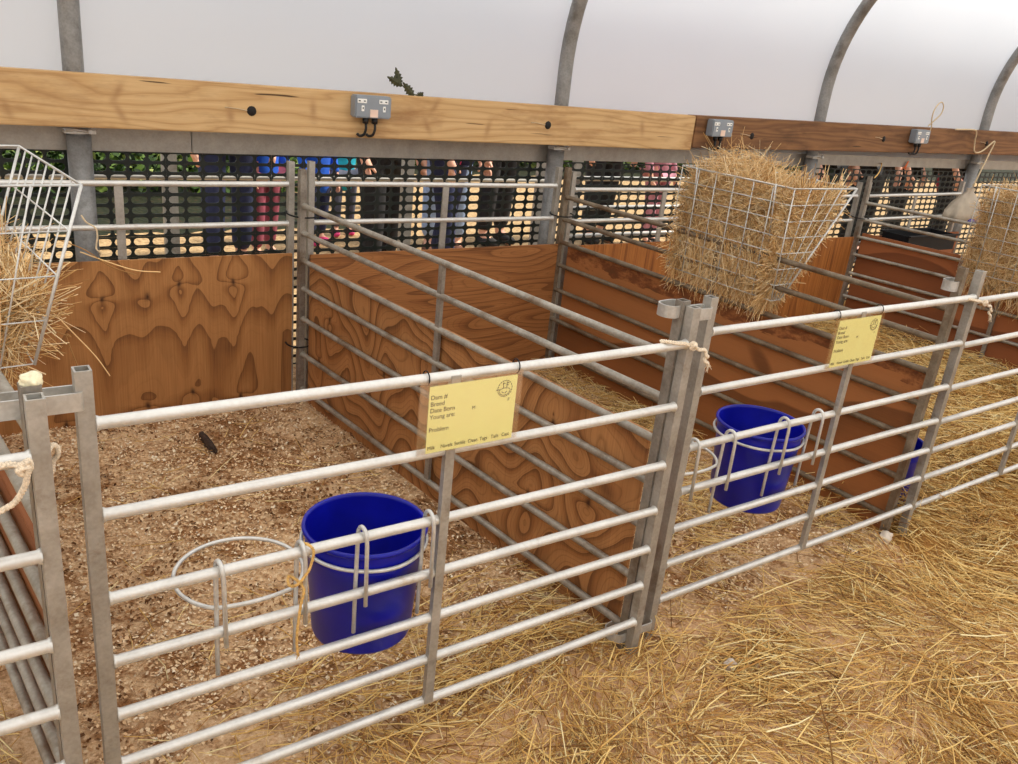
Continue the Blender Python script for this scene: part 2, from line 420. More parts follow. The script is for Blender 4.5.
back('back hurdle right of the big hay rack, mostly hidden by it', 3.668, 4.70, -.04, .0)
back('back hurdle at far right in front of the dusty white bag', 4.845, 5.92, -.04, .012)

# flat bar loops that hook one hurdle to the next
def loop(parent, x0, x1, y0, y1, z0, z1, r=.012, mat='strip'):
    MB().strip_loop(loop_pts(x0, x1, y0, y1, r), z0, z1, .0035).build('coupling_loop', mat, parent)
loop(A, -.215, -.022, -.0105, .022, .894, .922, .004)

loop(D, -.022, .026, -.024, .048, .916, .944, .022)           # around the divider's front stile, divider runs along local x
loop(B, -.090, -.028, -.016, .018, .905, .932, .008)
loop(B, -.090, -.028, -.018, .020, .045, .068, .010)
loop(D, -.030, .026, -.026, .046, .040, .064, .022)
loop(E, -.022, .022, -.022, .040, .880, .912, .018)

# plywood boards tied inside the hurdles
def board(label, loc, rz, L, H, mat, y=0., z=0., th=.012, group='plywood boards lining the pens'):
    b = MB(); b.bbox((L/2, 0, H/2), (L, th, H), .0015); o = b.build('plywood_board', mat)
    o.location = loc; o.rotation_euler = (0, 0, rz); return tag(o, label, 'plywood board', group)
kn1 = [(.298,.50,.060,.20,1.9), (.500,.485,.055,.18,1.8), (.650,.49,.04,.08,.9), (.765,.525,.045,.16,1.6), (.965,.52,.055,.20,2.0), (.63,.06,.07,.10,1.2), (.80,.09,.06,.10,.9), (.985,.05,.06,.10,1.2), (.355,.03,.06,.10,1.2)]
M['ply1'] = ply('knotty_orange_plywood', (188,132,78), (154,101,55), (96,58,30), 0, 'v', 2.3, 4.6, .22, 2.0, 1.45, .14, kn1, drift=3.0, soft=.3, vmin=.30, fibre=.16)
board('orange plywood board with row of dark knots behind nearest pen', (-.185+.02, 1.926, .0), 0, 1.195, .622, 'ply1')
M['ply2'] = ply('rough_horizontal_plywood', (178,120,70), (146,92,50), (88,50,25), 0, 'h', 4.1, 4.5, .8, 2.4, 4.2, .5, (), drift=2.4, soft=.3, fibre=.22)
board('horizontally grained plywood board at back of the middle pen', (1.105, 1.926, .0), 0, 1.246, .612, 'ply2')
kd = [(.16,.33,.06,.12,1.3), (.40,.24,.07,.14,1.4), (.33,.50,.05,.10,1.1), (.62,.40,.07,.14,1.4), (.86,.18,.07,.12,1.2), (.95,.48,.06,.12,1.2), (1.20,.34,.06,.12,1.3), (1.45,.20,.06,.12,1.2), (1.60,.42,.05,.12,1.2), (1.68,.22,.05,.10,1.1)]
M['plyD'] = ply('swirling_plywood', (188,132,80), (154,100,56), (84,48,25), 0, 'v', 7.7, 2.2, 1.7, 3.4, 2.2, .45, [(a, b, c*1.2, d, e*.62) for a, b, c, d, e in kd], drift=2.6, soft=.3)
def div_board(label, front, da, L, mat, off, dz=0, H=.605, start=.03):
    d = Vector((math.sin(da), math.cos(da))); nrm = Vector((d.y, -d.x))
    p = Vector(front)+nrm*off+d*start
    return board(label, (p.x, p.y, dz), PI/2-da, L, H, mat)
div_board('swirl grained plywood board between the nearest pen and middle pen', (1.217,.050), -.091, 1.77, 'plyD', .0225)
M['plyE'] = ply('stained_red_plywood', (168,108,62), (150,92,50), (106,64,34), 0, 'h', 3.2, 1.3, .7, .8, 1.6, .06, (), worn=(.545, (112,62,32)), soft=.5, fibre=.06)
div_board('plain red brown board with torn top edge under the big hay rack', (2.478,.098), -.058, 1.82, 'plyE', .0225, start=-.022)
M['plyF'] = ply('dull_red_plywood', (162,98,58), (144,84,48), (112,64,36), 0, 'h', 9.2, 1.2, .7, .8, 1.4, .05, (), soft=.5, fibre=.05)
div_board('dull red board on the farthest divider hurdle', (4.93,.10), -.10, 1.77, 'plyF', .0225)
M['ply0'] = ply('dark_plywood', (150,92,50), (124,70,36), (86,46,24), 0, 'h', 6.2, 1.5, .8, 1.6, 1.6, .2, (), soft=.4)
div_board('narrow glimpse of brown board behind the leftmost divider rails', (-.080,-.020), -.094, 1.66, 'ply0', .0185, start=.15)
M['ply3'] = ply('streaky_plywood', (190,122,60), (162,96,46), (92,48,22), 0, 'v', 8.4, 9., .35, 3.0, 2.4, .4, (), drift=.3, soft=.3, fibre=.25)
board('streaky orange board at back of third pen, left of hay rack', (2.42, 1.926, .0), 0, 1.235, .600, 'ply3')
board('streaky orange board at back of third pen, right of hay rack', (3.66, 1.926, .0), 0, 1.075, .575, 'ply3')
board('reddish board at the back of the far right pen', (4.835, 1.926, .0), 0, 1.15, .575, 'plyF')

# ------------------------------------------------------------------ buckets and ring holders
def bucket(label, loc, rt=.1268, rb=.105, H=.25):
    t = thing('bucket', label, 'bucket', loc, 0, 0, 'blue plastic buckets')
    prof = [(0,.002), (rb-.012,.002), (rb-.008,0), (rb-.002,.002), (rb,.008), (rt-.0085, H-.055), (rt-.006, H-.05), (rt-.006, H-.044), (rt-.007, H-.04), (rt-.004, H-.006)]
    inner = [(rt-.0068, H-.006), (rb-.003,.012), (rb-.012,.008), (0,.008)]
    MB().lathe(prof, 56).lathe(inner, 56).build('bucket_body', 'blue', t)
    rim = [(rt-.0068, H-.008), (rt+.0005, H-.008), (rt+.0015, H-.004), (rt+.0005, H), (rt-.003, H+.0012), (rt-.0066, H), (rt-.0070, H-.008)]
    MB().lathe(rim, 56).build('rim', 'blue', t)
    return t
bucket('nearest blue bucket, in the ring on the front hurdle at left', (.503,.129,.258))
bucket('farther blue bucket, in the ring right of the clustered centre stiles', (1.777,.1695,.258))
bucket('blue bucket just glimpsed between two stiles at right of middle pen', (2.70,.262,.010), .118, .10, .24)

def holder(label, loc, rz, xs):
    """double ring holder of round bar: four hooks over the rails, two rings"""
    t = thing('bucket_holder', label, 'bucket holder', loc, rz, 0, 'wire bucket holders')
    r = .0042
    for x in xs:
        p = [(x+.006,-.0155,.418), (x+.004,-.0155,.55)]
        for k in range(9):
            a = PI-PI*k/8; p.append((x+.003-.003*k/8, .0155*math.cos(a)*1., .565+.0185*math.sin(a)))
        p += [(x,.0165,.55), (x,.019,.44), (x,.0195,.335)]
        MB().tube(p, r, 8).build('hook', 'wire', t)
    for a, b in ((xs[0], xs[1]), (xs[2], xs[3])):
        c = (a+b)/2; R = .1275 if a > xs[1] else .1165; h = (b-a)/2; cy = .025+math.sqrt(R*R-h*h)+.0
        a0 = math.atan2(-(cy-.0255), -h); a1 = math.atan2(-(cy-.0255), h)
        pts = []; n = 44; tot = 2*PI-(a1-a0)
        for k in range(n+1):
            q = a0-tot*k/n; pts.append((c+R*math.cos(q), cy+R*math.sin(q), .474))
        for k in range(1, 10):
            u = k/10; pts.append((b+(a-b)*u, .0255-(.0245 if R > .12 else .010)*4*u*(1-u), .474))
        MB().tube(pts, r*.95, 8, closed=True).build('ring', 'wire', t)
    return t
holder('wire double ring holder on nearest front hurdle, left ring empty', (0,0,0), 0, (.168,.312,.432,.574))
holder('wire double ring holder on the second front hurdle', (1.327,.036,.001), .010, (.022,.156,.374,.524))

# ------------------------------------------------------------------ yellow record cards
def text_mesh(body, size):
    cu = bpy.data.curves.new('text', 'FONT'); cu.body = body; cu.size = size; cu.extrude = .00012
    o = bpy.data.objects.new('text', cu); COL.objects.link(o)
    bpy.context.view_layer.update()
    me = bpy.data.meshes.new_from_object(o.evaluated_get(bpy.context.evaluated_depsgraph_get()))
    vs = [v.co[:] for v in me.vertices]; fs = [tuple(p.vertices) for p in me.polygons]
    bpy.data.objects.remove(o); bpy.data.curves.remove(cu); bpy.data.meshes.remove(me)
    return vs, fs
def card(label, loc, rz):
    t = thing('record_card', label, 'card', loc, rz, 0, 'yellow record cards on the top rails')
    W, H = .194, .134
    cd = MB().box((W/2, .0, -H/2), (W, .0012, H)).build('card', 'yellow', t)
    s = MB(); s.box((W/2-.004, -.0020, -H/2+.004), (W+.032, .0005, H+.012)); s.box((W/2-.004, .0020, -H/2+.004), (W+.032, .0005, H+.012))
    tag(s.build('clear_sleeve', 'clear', t), 'transparent plastic sleeve')
    ink = MB()
    def put(txt, x, z, size, sq=1.):
        vs, fs = text_mesh(txt, size)
        ink.add([(x+v[0]*sq, -.0009-v[2], z+v[1]) for v in vs], fs)
    for txt, z in (('Dam #', -.026), ('Breed', -.039), ('Date Born', -.052), ('Young are:', -.065), ('Problem', -.091)):
        put(txt, .003, z, .0125)
    x = .003
    for w, wx in (('Milk', .0025), ('Navels', .031), ('Suckle', .061), ('Clean', .091), ('Tags', .118), ('Tails', .144), ('Cast', .169)):
        put(w, wx, -.127, .0105, .92)
    put('M', .094, -.058, .010); put('F', .175, -.052, .009)
    ink.build('printed_text', 'ink', cd)
    lg = MB(); c = (.166, -.0011, -.025)
    for r_, w_ in ((.0165, .0006),):
        for k in range(18):
            a0 = 2*PI*k/18; a1 = 2*PI*(k+.72)/18
            lg.tube([(c[0]+r_*math.cos(a0+(a1-a0)*q/3), c[1], c[2]+r_*math.sin(a0+(a1-a0)*q/3)) for q in range(4)], w_, 5)
    lg.tube([(c[0]+(.0125)*math.cos(a), c[1], c[2]-.004+.010*math.sin(a)*(.5 if math.sin(a) > 0 else 1)) for a in [2*PI*k/20 for k in range(20)]], .0005, 5, closed=True)
    for (x0, z0, x1, z1) in ((-.003,.001,-.005,.012), (-.005,.012,.0,.010), (.004,.002,.004,.013), (.004,.013,.009,.010), (.004,.008,.008,.006), (-.007,-.006,-.002,-.009), (.001,-.010,.005,-.006), (-.020,-.001,-.012,-.001)):
        lg.tube([(c[0]+x0, c[1], c[2]+z0), (c[0]+x1, c[1], c[2]+z1)], .0006, 5)
    lg.build('printed_emblem', 'ink', cd)
    for x in (-.001, W+.004):
        p = [(x, .0135+.0125*math.cos(a), .0125+.0138*math.sin(a)) for a in [2*PI*k/16 for k in range(16)]]
        MB().tube(p, .0013, 6, closed=True).build('cable_tie', 'black', t)
    return t
card('nearest yellow record card, hanging left of the clustered centre stiles', (.548,-.0135,.8535), 0)
card('farther yellow record card, hanging above the far right of middle pen', (1.327+.497,.036+.005-.0135,.853), .010)

# ------------------------------------------------------------------ ropes and ties
def rope_pts(ctrl, n=10):
    P = [Vector(p) for p in ctrl]; P = [P[0]]+P+[P[-1]]; out = []
    for i in range(1, len(P)-2):
        for k in range(n):
            u = k/n; a, b, c, d = P[i-1:i+3]
            out.append(.5*((2*b)+(c-a)*u+(2*a-5*b+4*c-d)*u*u+(3*b-a-3*c+d)*u**3))
    out.append(P[-2]); return out
def rope(name, label, ctrl, r, mat, frayed=True, group=None, twist=True):
    b = MB(); pts = rope_pts(ctrl, 12)
    if twist:
        for k in range(3):
            q = []
            for i, p in enumerate(pts):
                a = i*.75+k*2*PI/3; q.append(p+Vector((math.cos(a), math.sin(a)*.6, math.sin(a)))*r*.5)
            b.tube(q, r*.62, 6)
    else: b.tube(pts, r, 6)
    if frayed:
        e = Vector(pts[-1])
        for k in range(26):
            d = Vector((random.uniform(-.5,.5), random.uniform(-.5,.5), random.uniform(-1,.1)))*r*3.6
            b.tube([e-d*.35, e+d*.4, e+d+Vector((random.uniform(-1,1),0,random.uniform(-1,0)))*r], r*.16, 4)
    o = b.build(name, mat); return tag(o, label, 'rope', group)
zt = .867
def knot_rope(label, x, y, z, pts):
    c = [(x+a, y+b_, z+c_) for a, b_, c_ in pts]
    return rope('tie_rope', label, c, .0042, 'rope', True, 'cream ropes tying the hurdles')
KN = [(-.075,.006,.010), (-.062,-.010,.012), (-.040,-.014,.008), (-.020,-.014,.006), (-.008,-.018,.002), (-.004,-.024,.008), (.004,-.026,.004), (.002,-.024,-.006), (-.006,-.022,-.004), (-.002,-.028,.004), (.008,-.026,-.004), (.020,-.024,-.010), (.034,-.024,-.011), (.042,-.024,-.016), (.044,-.026,-.026), (.052,-.024,-.030), (.048,-.020,-.036), (.044,-.026,-.040), (.052,-.026,-.044), (.058,-.024,-.050)]
knot_rope('cream rope knotted over the top rail at clustered centre stiles', 1.212, .0, .864, KN)
knot_rope('cream rope knotted at the top of the right hand front stile', 2.56, .040, .850, KN)
rope('tie_rope', 'pale rope looped around the leftmost front stile', [(-.20,-.092,.845), (-.150,-.096,.862), (-.125,-.100,.872), (-.108,-.104,.870), (-.099,-.104,.874), (-.098,-.100,.860), (-.107,-.104,.856), (-.112,-.106,.864), (-.101,-.106,.866), (-.103,-.104,.850), (-.107,-.102,.836), (-.118,-.100,.817), (-.130,-.098,.808), (-.16,-.096,.795), (-.20,-.094,.785)], .0040, 'rope', False, 'cream ropes tying the hurdles')
rope('tie_rope', 'pale rope end curling behind the leftmost front stile', [(-.072,-.045,.852), (-.063,-.036,.860), (-.057,-.035,.853), (-.058,-.035,.842), (-.064,-.035,.834), (-.066,-.038,.820)], .0036, 'rope', False, 'cream ropes tying the hurdles')
rope('twine', 'yellow twine wrapped on the nearest holder hook, end dangling', [(.318,.014,.572), (.322,-.010,.583), (.331,-.016,.57), (.326,-.018,.545), (.318,-.020,.53), (.300,-.019,.51), (.292,.0,.50), (.300,.02,.505), (.312,-.018,.50), (.306,-.020,.46), (.300,-.020,.40), (.302,-.02,.36)], .0026, 'twine', True, None)
def cable_tie(label, c, rx, ry_, z):
    p = [(c[0]+rx*math.cos(a), c[1]+ry_*math.sin(a), z+.004*math.sin(a)) for a in [2*PI*k/24 for k in range(24)]]
    o = MB().tube(p, .0032, 6, closed=True).build('cable_tie', 'black'); return tag(o, label, 'cable tie', 'black ties on the back stiles')
cable_tie('black tie strapping the back stiles right of the knotty board, upper one', (1.072,1.925,.0), .062, .068, .777)
cable_tie('black tie strapping the back stiles right of the knotty board, lower one', (1.052,1.905,.0), .050, .050, .255)
cable_tie('black tie strapping the back stiles left of the big hay rack', (2.365,1.94,.0), .060, .050, .752)
cable_tie('black tie strapping the far back stiles right of the big hay rack', (4.76,1.935,.0), .064, .050, .70)

# ------------------------------------------------------------------ back wall: posts, base rail, beams, sockets
def arch():
    pts = [(2.165,-.01), (2.165,.6), (2.165,1.38)]; y, z = 2.165, 1.38
    def sweep(y, z, a0, a1, R, n):
        out = []
        for k in range(n):
            a = a0+(a1-a0)*(k+.5)/n; d = R*(a1-a0)/n
            y -= math.sin(a)*d; z += math.cos(a)*d; out.append((y, z))
        return out
    p1 = sweep(y, z, 0, math.radians(55), 1.02, 14); p2 = sweep(*p1[-1], math.radians(55), math.radians(90), 4.05, 10)
    half = pts+p1+p2; yc = half[-1][0]
    return half, half+[(2*yc-a, b) for a, b in reversed(half[:-1])]
HALF, ARCH = arch()
for k, (x, lab) in enumerate(((.337, 'steel tunnel hoop at top left, left of the nearest socket box'), (2.462, 'steel tunnel hoop rising above the middle of the pale timber'), (4.46, 'steel tunnel hoop rising behind the big hay rack'), (6.40, 'steel tunnel hoop at upper right behind the dusty bag'), (8.33, 'steel tunnel hoop beyond the far right edge'), (-1.60, 'steel tunnel hoop beyond the left edge'))):
    t = thing('tunnel_hoop', lab, 'hoop', (x, 2.165, 0), 0, 0, 'steel hoops of the tunnel')
    b = MB(); b.tube([(0, y-2.165, z) for y, z in ARCH], .0345, 16); b.build('hoop_tube', 'post', t)
    b = MB(); b.tube([(0, 0, 0), (0, 0, 1.02)], .041, 18); b.build('ground_sleeve', 'post', t)
    b = MB(); b.box((0, -.022, 1.033), (.10, .05, .012)); b.tube([(-.045,-.045,1.036), (-.02,-.05,1.042), (.02,-.05,1.036), (.05,-.04,1.046)], .006, 6); b.tube([(.03,-.05,1.036), (.03,-.062,1.036)], .008, 6)
    b.build('bracket', 'strip', t)
for x0, x1, lab in ((-2.6,.735,'grey metal base rail length at the left under pale timber'), (.738,2.471,'grey metal base rail length under the nearest socket box'), (2.474,4.458,'grey metal base rail length behind the big hay rack'), (4.461,6.398,'grey metal base rail length under the dark timber at right'), (6.401,9.5,'grey metal base rail length past the rightmost hoop')):
    zt_ = 1.052 if x0 < 2.4 else 1.078 if x0 < 4.4 else 1.072+.0115*(x1-3.3); zb_ = .958 if x0 < 2.4 else .966 if x0 < 4.4 else .978
    b = MB(); b.bbox(((x0+x1)/2, 2.222, (zt_+zb_)/2), (x1-x0, .024, zt_-zb_), .003)
    b.box(((x0+x1)/2, 2.216, zt_-.002), (x1-x0-.006, .034, .006))
    o = b.build('base_rail', 'baserail'); tag(o, lab, 'rail', 'grey base rail lengths under the timber')
def timber(label, x0, x1, z0, z1, slope, mat):
    b = MB(); L = x1-x0; b.bbox((L/2, 0, (z1-z0)/2), (L, .075, z1-z0), .004)
    o = b.build('timber_rail', mat); o.location = (x0, 2.087, z0); o.rotation_euler = (0, -slope, 0); return tag(o, label, 'timber')
timber('long pale new timber fixed along the back at left', -2.6, 3.272, 1.056, 1.231, 0, 'beam_new')
timber('long dark weathered timber fixed along the back at right', 3.276, 9.4, 1.068, 1.232, .0115, 'beam_old')
for x, z, lab in ((.916,1.139,'dark bolt hole in pale timber left of the nearest socket'), (2.308,1.145,'dark bolt hole in pale timber below second hoop'), (3.734,1.145,'dark bolt hole just right of the second socket box'), (4.991,1.170,'dark bolt hole left of the third socket box'), (6.268,1.180,'dark bolt hole at far right of the dark timber')):
    t = thing('bolt', lab, 'bolt', (x, 2.0495, z), 0, 0, 'dark bolts in the timbers')
    b = MB(); b.lathe([(0,.007), (.010,.006), (.017,.002), (.020,-.002)], 12); o = b.build('bolt_head', 'rust', t); o.rotation_euler = (PI/2, 0, 0)
    MB().tube([(-.018,-.003,.001), (-.06,-.004,.007), (-.10,-.003,.009)], .0016, 5).build('string_end', 'twine_pale', t)
def socket(label, x, z, slope=0):
    t = thing('socket_box', label, 'socket box', (x, 2.0495, z), 0, -slope, 'grey double socket boxes')
    MB().bbox((0, -.026, 0), (.158, .050, .086), .005).build('box', 'greybox', t)
    w = MB()
    for s in (-1, 1):
        w.bbox((s*.047-.004, -.0515, .022), (.040, .003, .016), .001); w.bbox((s*.047, -.0515, -.006), (.012, .003, .022), .001)
    so = tag(w.build('socket_outlet', 'white', t), 'white pin inserts and switches')
    d = MB()
    for s in (-1, 1):
        for k in (-.012, .010): d.box((s*.047-.004+k, -.0534, .022), (.008, .002, .004))
        d.box((s*.047, -.0534, -.005), (.004, .002, .007))
    d.build('pin_hole', 'black', so)
    MB().box((.002, -.0517, -.024), (.034, .003, .030)).build('label_plate', 'pinkish', t)
    for s in (-.022, .018):
        gl = MB().tube([(s,-.026,-.043), (s,-.026,-.066)], .0125, 10).build('cable_gland', 'blackrub', t)
        MB().tube(rope_pts([(s+.002,-.026,-.066), (s+.002,-.028,-.088), (s-.004,-.022,-.110), (s-.016,-.010,-.116), (s-.026,-.006,-.108)], 6), .0055, 8).build('cable', 'blackrub', gl)
    return t
socket('nearest grey socket box, on pale timber at upper centre left', 1.392, 1.182)
socket('second grey socket box, just above left of the big hay rack', 3.435, 1.180, .0115)
socket('farthest grey socket box, with a twine loop standing above it', 5.345, 1.202, .0115)
rope('twine', 'curled twine loop standing above the farthest socket box', [(5.44,2.02,1.235), (5.43,2.01,1.27), (5.395,2.0,1.31), (5.375,1.99,1.36), (5.40,1.99,1.405), (5.44,1.99,1.425), (5.475,1.99,1.40), (5.47,1.99,1.355), (5.43,2.0,1.31), (5.39,2.01,1.27)], .004, 'twine_pale', False, None, False)
rope('twine', 'pinkish frayed twine hanging from the far right bolt', [(5.75,2.02,1.262), (5.98,2.02,1.268), (6.03,2.02,1.25), (6.06,2.03,1.19), (6.10,2.03,1.12), (6.20,2.03,1.13), (6.31,2.02,1.20), (6.28,2.02,1.10), (6.20,2.0,1.0), (6.14,1.99,.90)], .0055, 'twine_pale', True, None, False)
rope('twine', 'thin twine stretched from a far back stile to the netting', [(4.80,1.925,.945), (4.95,2.0,.965), (5.15,2.12,.995), (5.30,2.22,1.00)], .004, 'twine', False, None, False)
rope('twine', 'short orange twine tied high on netting right of centre', [(5.55,2.215,.96), (5.56,2.20,.985), (5.585,2.20,1.02), (5.57,2.20,.975)], .004, 'twine_orange', True, None, False)
# a sprig lying on the timber
t = thing('leaf_sprig', 'dark serrated leaf sprig poking above the pale timber', 'leaf', (1.615, 2.10, 1.231))
def leaf(L, w, d, upv):
    b = MB(); d = Vector(d).normalized(); s = d.cross(Vector(upv)).normalized(); n = s.cross(d); vs = []; m = 12
    for i in range(m+1):
        u = i/m; hw = w*math.sin(PI*u**.8)*(1.22 if i % 2 else .72)
        for q in (-1, 0, 1): vs.append(d*L*u+s*hw*q+n*(.004*abs(q)+.0))
    for i in range(m+1):
        for q in (-1, 0, 1): vs.append(Vector(vs[i*3+q+1])-n*.0012)
    fs = []
    for i in range(m):
        for q in (0, 1):
            a = i*3+q; fs += [(a, a+1, a+4, a+3)]; c = a+3*(m+1); fs += [(c, c+3, c+4, c+1)]
    return b.add(vs, fs)
for dv, L, lc in (((-.86,-.1,.36), .085, (-.045,0,.035)), ((-.35,-.05,.95), .082, (-.055,0,.03)), ((-.72,-.1,.66), .085, (.012,0,-.006)), ((.4,-.2,.5), .035, (.028,0,-.010))):
    o = leaf(L, .017, dv, (0,1,.2)).build('leaf', 'leaf', t); o.location = lc
MB().tube([(.035,0,.0), (.0,0,.008), (-.035,0,.03), (-.06,0,.045)], .0025, 6).build('stem', 'leaf', t)

# netting: one sheet of plastic mesh with rounded openings
def netting(x0, x1, z0, z1, pu=.0692, pv=.0405):
    b = MB(); nx = int((x1-x0)/pu); nz = int((z1-z0)/pv); hw, hh, rr = pu*.425, pv*.345, pv*.32
    hole = []
    for cx, cz, a0 in ((hw-rr, hh-rr, 0), (-hw+rr, hh-rr, 90), (-hw+rr, -hh+rr, 180), (hw-rr, -hh+rr, 270)):
        for k in range(3): a = math.radians(a0+45*k); hole.append((cx+rr*math.cos(a), cz+rr*math.sin(a)))
    cor = [(pu/2, pv/2), (-pu/2, pv/2), (-pu/2, -pv/2), (pu/2, -pv/2)]; n = len(hole)
    for i in range(nx):
        for j in range(nz):
            cx, cz = x0+(i+.5)*pu, z0+(j+.5)*pv; yy = 2.262+.004*math.sin(cx*3)+.003*math.sin(cz*9+cx)
            vs = [(cx+u, yy, cz+w) for u, w in hole]+[(cx+u, yy, cz+w) for u, w in cor]+[(cx+u, yy+.003, cz+w) for u, w in hole]
            fs = []
            for k in range(n):
                l = (k+1) % n; fs.append((k, l, n+4+l, n+4+k)); q = k//3
                if k % 3 < 2: fs.append((k, n+q, l))
                else: fs.append((k, n+q, n+(q+1) % 4, l))
            b.add(vs, fs)
    return b.build('mesh_netting', 'net')
tag(netting(-2.6, 9.5, .02, .985), 'dark green plastic mesh netting stretched below the grey base rail', 'netting')

# ------------------------------------------------------------------ tunnel skin, floor, ground outside
b = MB(); off = []
for i, (y, z) in enumerate(ARCH):
    p0 = Vector(ARCH[max(i-1,0)]); p1 = Vector(ARCH[min(i+1, len(ARCH)-1)]); d = (p1-p0).normalized(); off.append((y+d.y*.038, z-d.x*.038))
lo = next(i for i, q in enumerate(off) if q[1] > 1.3); skin = [(off[lo][0], 1.045)]+off[lo:]
xs = np.linspace(-4.2, 13., 44); vs = [(x, y, z) for x in xs for (y, z) in skin]; m = len(skin)
b.add(vs, [(i*m+k, i*m+k+1, (i+1)*m+k+1, (i+1)*m+k) for i in range(len(xs)-1) for k in range(m-1)], True)
tag(b.build('ceiling', 'film'), 'white translucent polythene skin of the tunnel', None, None, 'structure')
gx = np.arange(-3.2, 10.01, .05); gy = np.arange(-4.2, 2.31, .05)
X, Y = np.meshgrid(gx, gy, indexing='ij'); V = np.stack([X, Y, fz(X, Y)], -1).reshape(-1,3); ny = len(gy)
idx = (np.arange(len(gx)-1)[:,None]*ny+np.arange(ny-1)[None,:]).ravel()
fl = quick('floor', V, np.stack([idx, idx+ny, idx+ny+1, idx+1], 1), 'floor', 'bedded earth floor of the pens and walkway', None, 'structure')
fl.data.polygons.foreach_set('use_smooth', [True]*len(fl.data.polygons))
b = MB(); b.add([(-40,2.31,-.012), (60,2.31,-.012), (60,45,-.012), (-40,45,-.012)], [(0,1,2,3)])
b.add([(-40,-40,-.03), (60,-40,-.03), (60,-4.2,-.03), (-40,-4.2,-.03)], [(0,1,2,3)])
b.add([(-40,-4.2,-.03), (-3.2,-4.2,-.03), (-3.2,2.31,-.03), (-40,2.31,-.03)], [(0,1,2,3)])
b.add([(10,-4.2,-.03), (60,-4.2,-.03), (60,2.31,-.03), (10,2.31,-.03)], [(0,1,2,3)])
tag(b.build('ground', 'gravel'), 'pale gravel ground outside the tunnel', None, None, 'structure')

# ------------------------------------------------------------------ bedding and straw (uncountable)
def scatter(n, x0, x1, y0, y1, keep):
    x = RNG.uniform(x0, x1, n); y = RNG.uniform(y0, y1, n); k = RNG.uniform(0, 1, n) < keep(x, y); return x[k], y[k]
def flat_chips(x, y, s0, s1, tilt=.5, lift=.004):
    n = len(x); q = RNG.uniform(0, 2*PI, n); a = np.stack([np.cos(q), np.sin(q), RNG.normal(0, tilt*.5, n)], 1)
    bq = np.stack([-np.sin(q), np.cos(q), RNG.normal(0, tilt, n)], 1)
    L = RNG.uniform(s0, s1, n)[:,None]; Wd = L*RNG.uniform(.4, .9, n)[:,None]
    c = np.stack([x, y, fz(x, y)+RNG.uniform(0, lift*2, n)+.002], 1); k = np.cross(a, bq)*(L*.18)
    V = np.stack([c-a*L-bq*Wd, c+a*L-bq*Wd*.7+k, c+a*L*.8+bq*Wd, c-a*L*.9+bq*Wd*.8+k*.6], 1).reshape(-1,3)
    return V, np.arange(n*4).reshape(-1,4)
inpen = lambda x, y: (x > -.05-.08*(y)) & (x < 2.44)
pile = lambda x, y: vnoise(x, y, 3.1, 2.)
x, y = scatter(90000, -.2, 2.45, .02, 1.92, lambda x, y: np.where(inpen(x, y), np.clip(.55+.7*vnoise(x, y, 4.5, 1.), .12, 1), 0))
V, F = flat_chips(x, y, .0018, .0052); quick('wood_shavings', V, F, 'chip', 'pale wood shavings bedding the nearest and middle pens', 'bedding', 'stuff')
x, y = scatter(30000, -.2, 2.45, .05, 1.92, lambda x, y: np.where(inpen(x, y), np.clip(.30-.9*vnoise(x, y, 4.5, 1.)+.35*vnoise(x, y, 15, 4.), 0, 1)*np.clip((y-.15)*3, 0, 1), 0))
V, F = flat_chips(x, y, .002, .006, .7, .003); quick('soiled_bedding', V, F, 'dark_chip', 'dark soiled crumbs over the bedding of the pens', 'bedding', 'stuff')

def ground_straw(n, x0, x1, y0, y1, keep, L0, L1, W0, W1, tilt, lift, name, label, mat='straw', segs=2):
    x, y = scatter(n, x0, x1, y0, y1, keep); n = len(x); L = RNG.uniform(L0, L1, n)**1.0
    q = RNG.uniform(0, 2*PI, n)+0.; flow = vnoise(x, y, 1.7, 5.)*2.4; q = np.where(RNG.uniform(0,1,n) < .45, flow+RNG.normal(0,.4,n)-.5, q)
    D = np.stack([np.cos(q), np.sin(q), RNG.normal(0, tilt, n)], 1)
    z = fz(x, y)+.003+RNG.uniform(0, 1, n)**2*lift+np.abs(D[:,2])*L*.4
    V, F = stalks(np.stack([x, y, z], 1), D, L, RNG.uniform(W0, W1, n), RNG.uniform(0, .10, n), segs)
    V[:,2] = np.maximum(V[:,2], fz(V[:,0], V[:,1])+.0015)
    return quick(name, V, F, mat, label, 'straw', 'stuff')
def alley(x, y):
    edge = np.clip((.05-y)*14, 0, 1); bare = np.clip(.92+.5*vnoise(x, y, 3.3, 9.), .38, 1)
    return edge*bare
ground_straw(52000, -.6, 4.3, -1.5, .06, alley, .025, .13, .0006, .0017, .10, .030, 'loose_straw', 'golden straw strewn over the walkway in front of the pens')
ground_straw(9000, -.3, 4.0, -1.2, .06, lambda x, y: alley(x, y)*np.clip(.5+.8*vnoise(x, y, 5, 3.), 0, 1), .08, .26, .0012, .0026, .14, .045, 'long_straw', 'longer straw stalks lying on top of the walkway straw')
def pen1s(x, y):
    return np.clip(1.35-2.0*np.hypot((x-1.0)*.72, (y-.02)*1.35), 0, 1)+.02
ground_straw(9000, .0, 1.2, .02, 1.8, pen1s, .04, .16, .0008, .0020, .16, .035, 'straw_drift', 'straw drifting under the front hurdle into the nearest pen')
def pen2s(x, y):
    return np.clip(.35+.6*vnoise(x, y, 3., 6.)+.35*(x-1.7)+.3*(y-.8), .03, .9)
ground_straw(9000, 1.22, 2.44, .05, 1.9, pen2s, .04, .18, .0008, .0019, .14, .035, 'thin_straw', 'thin straw scattered over the bedding of the middle pen')
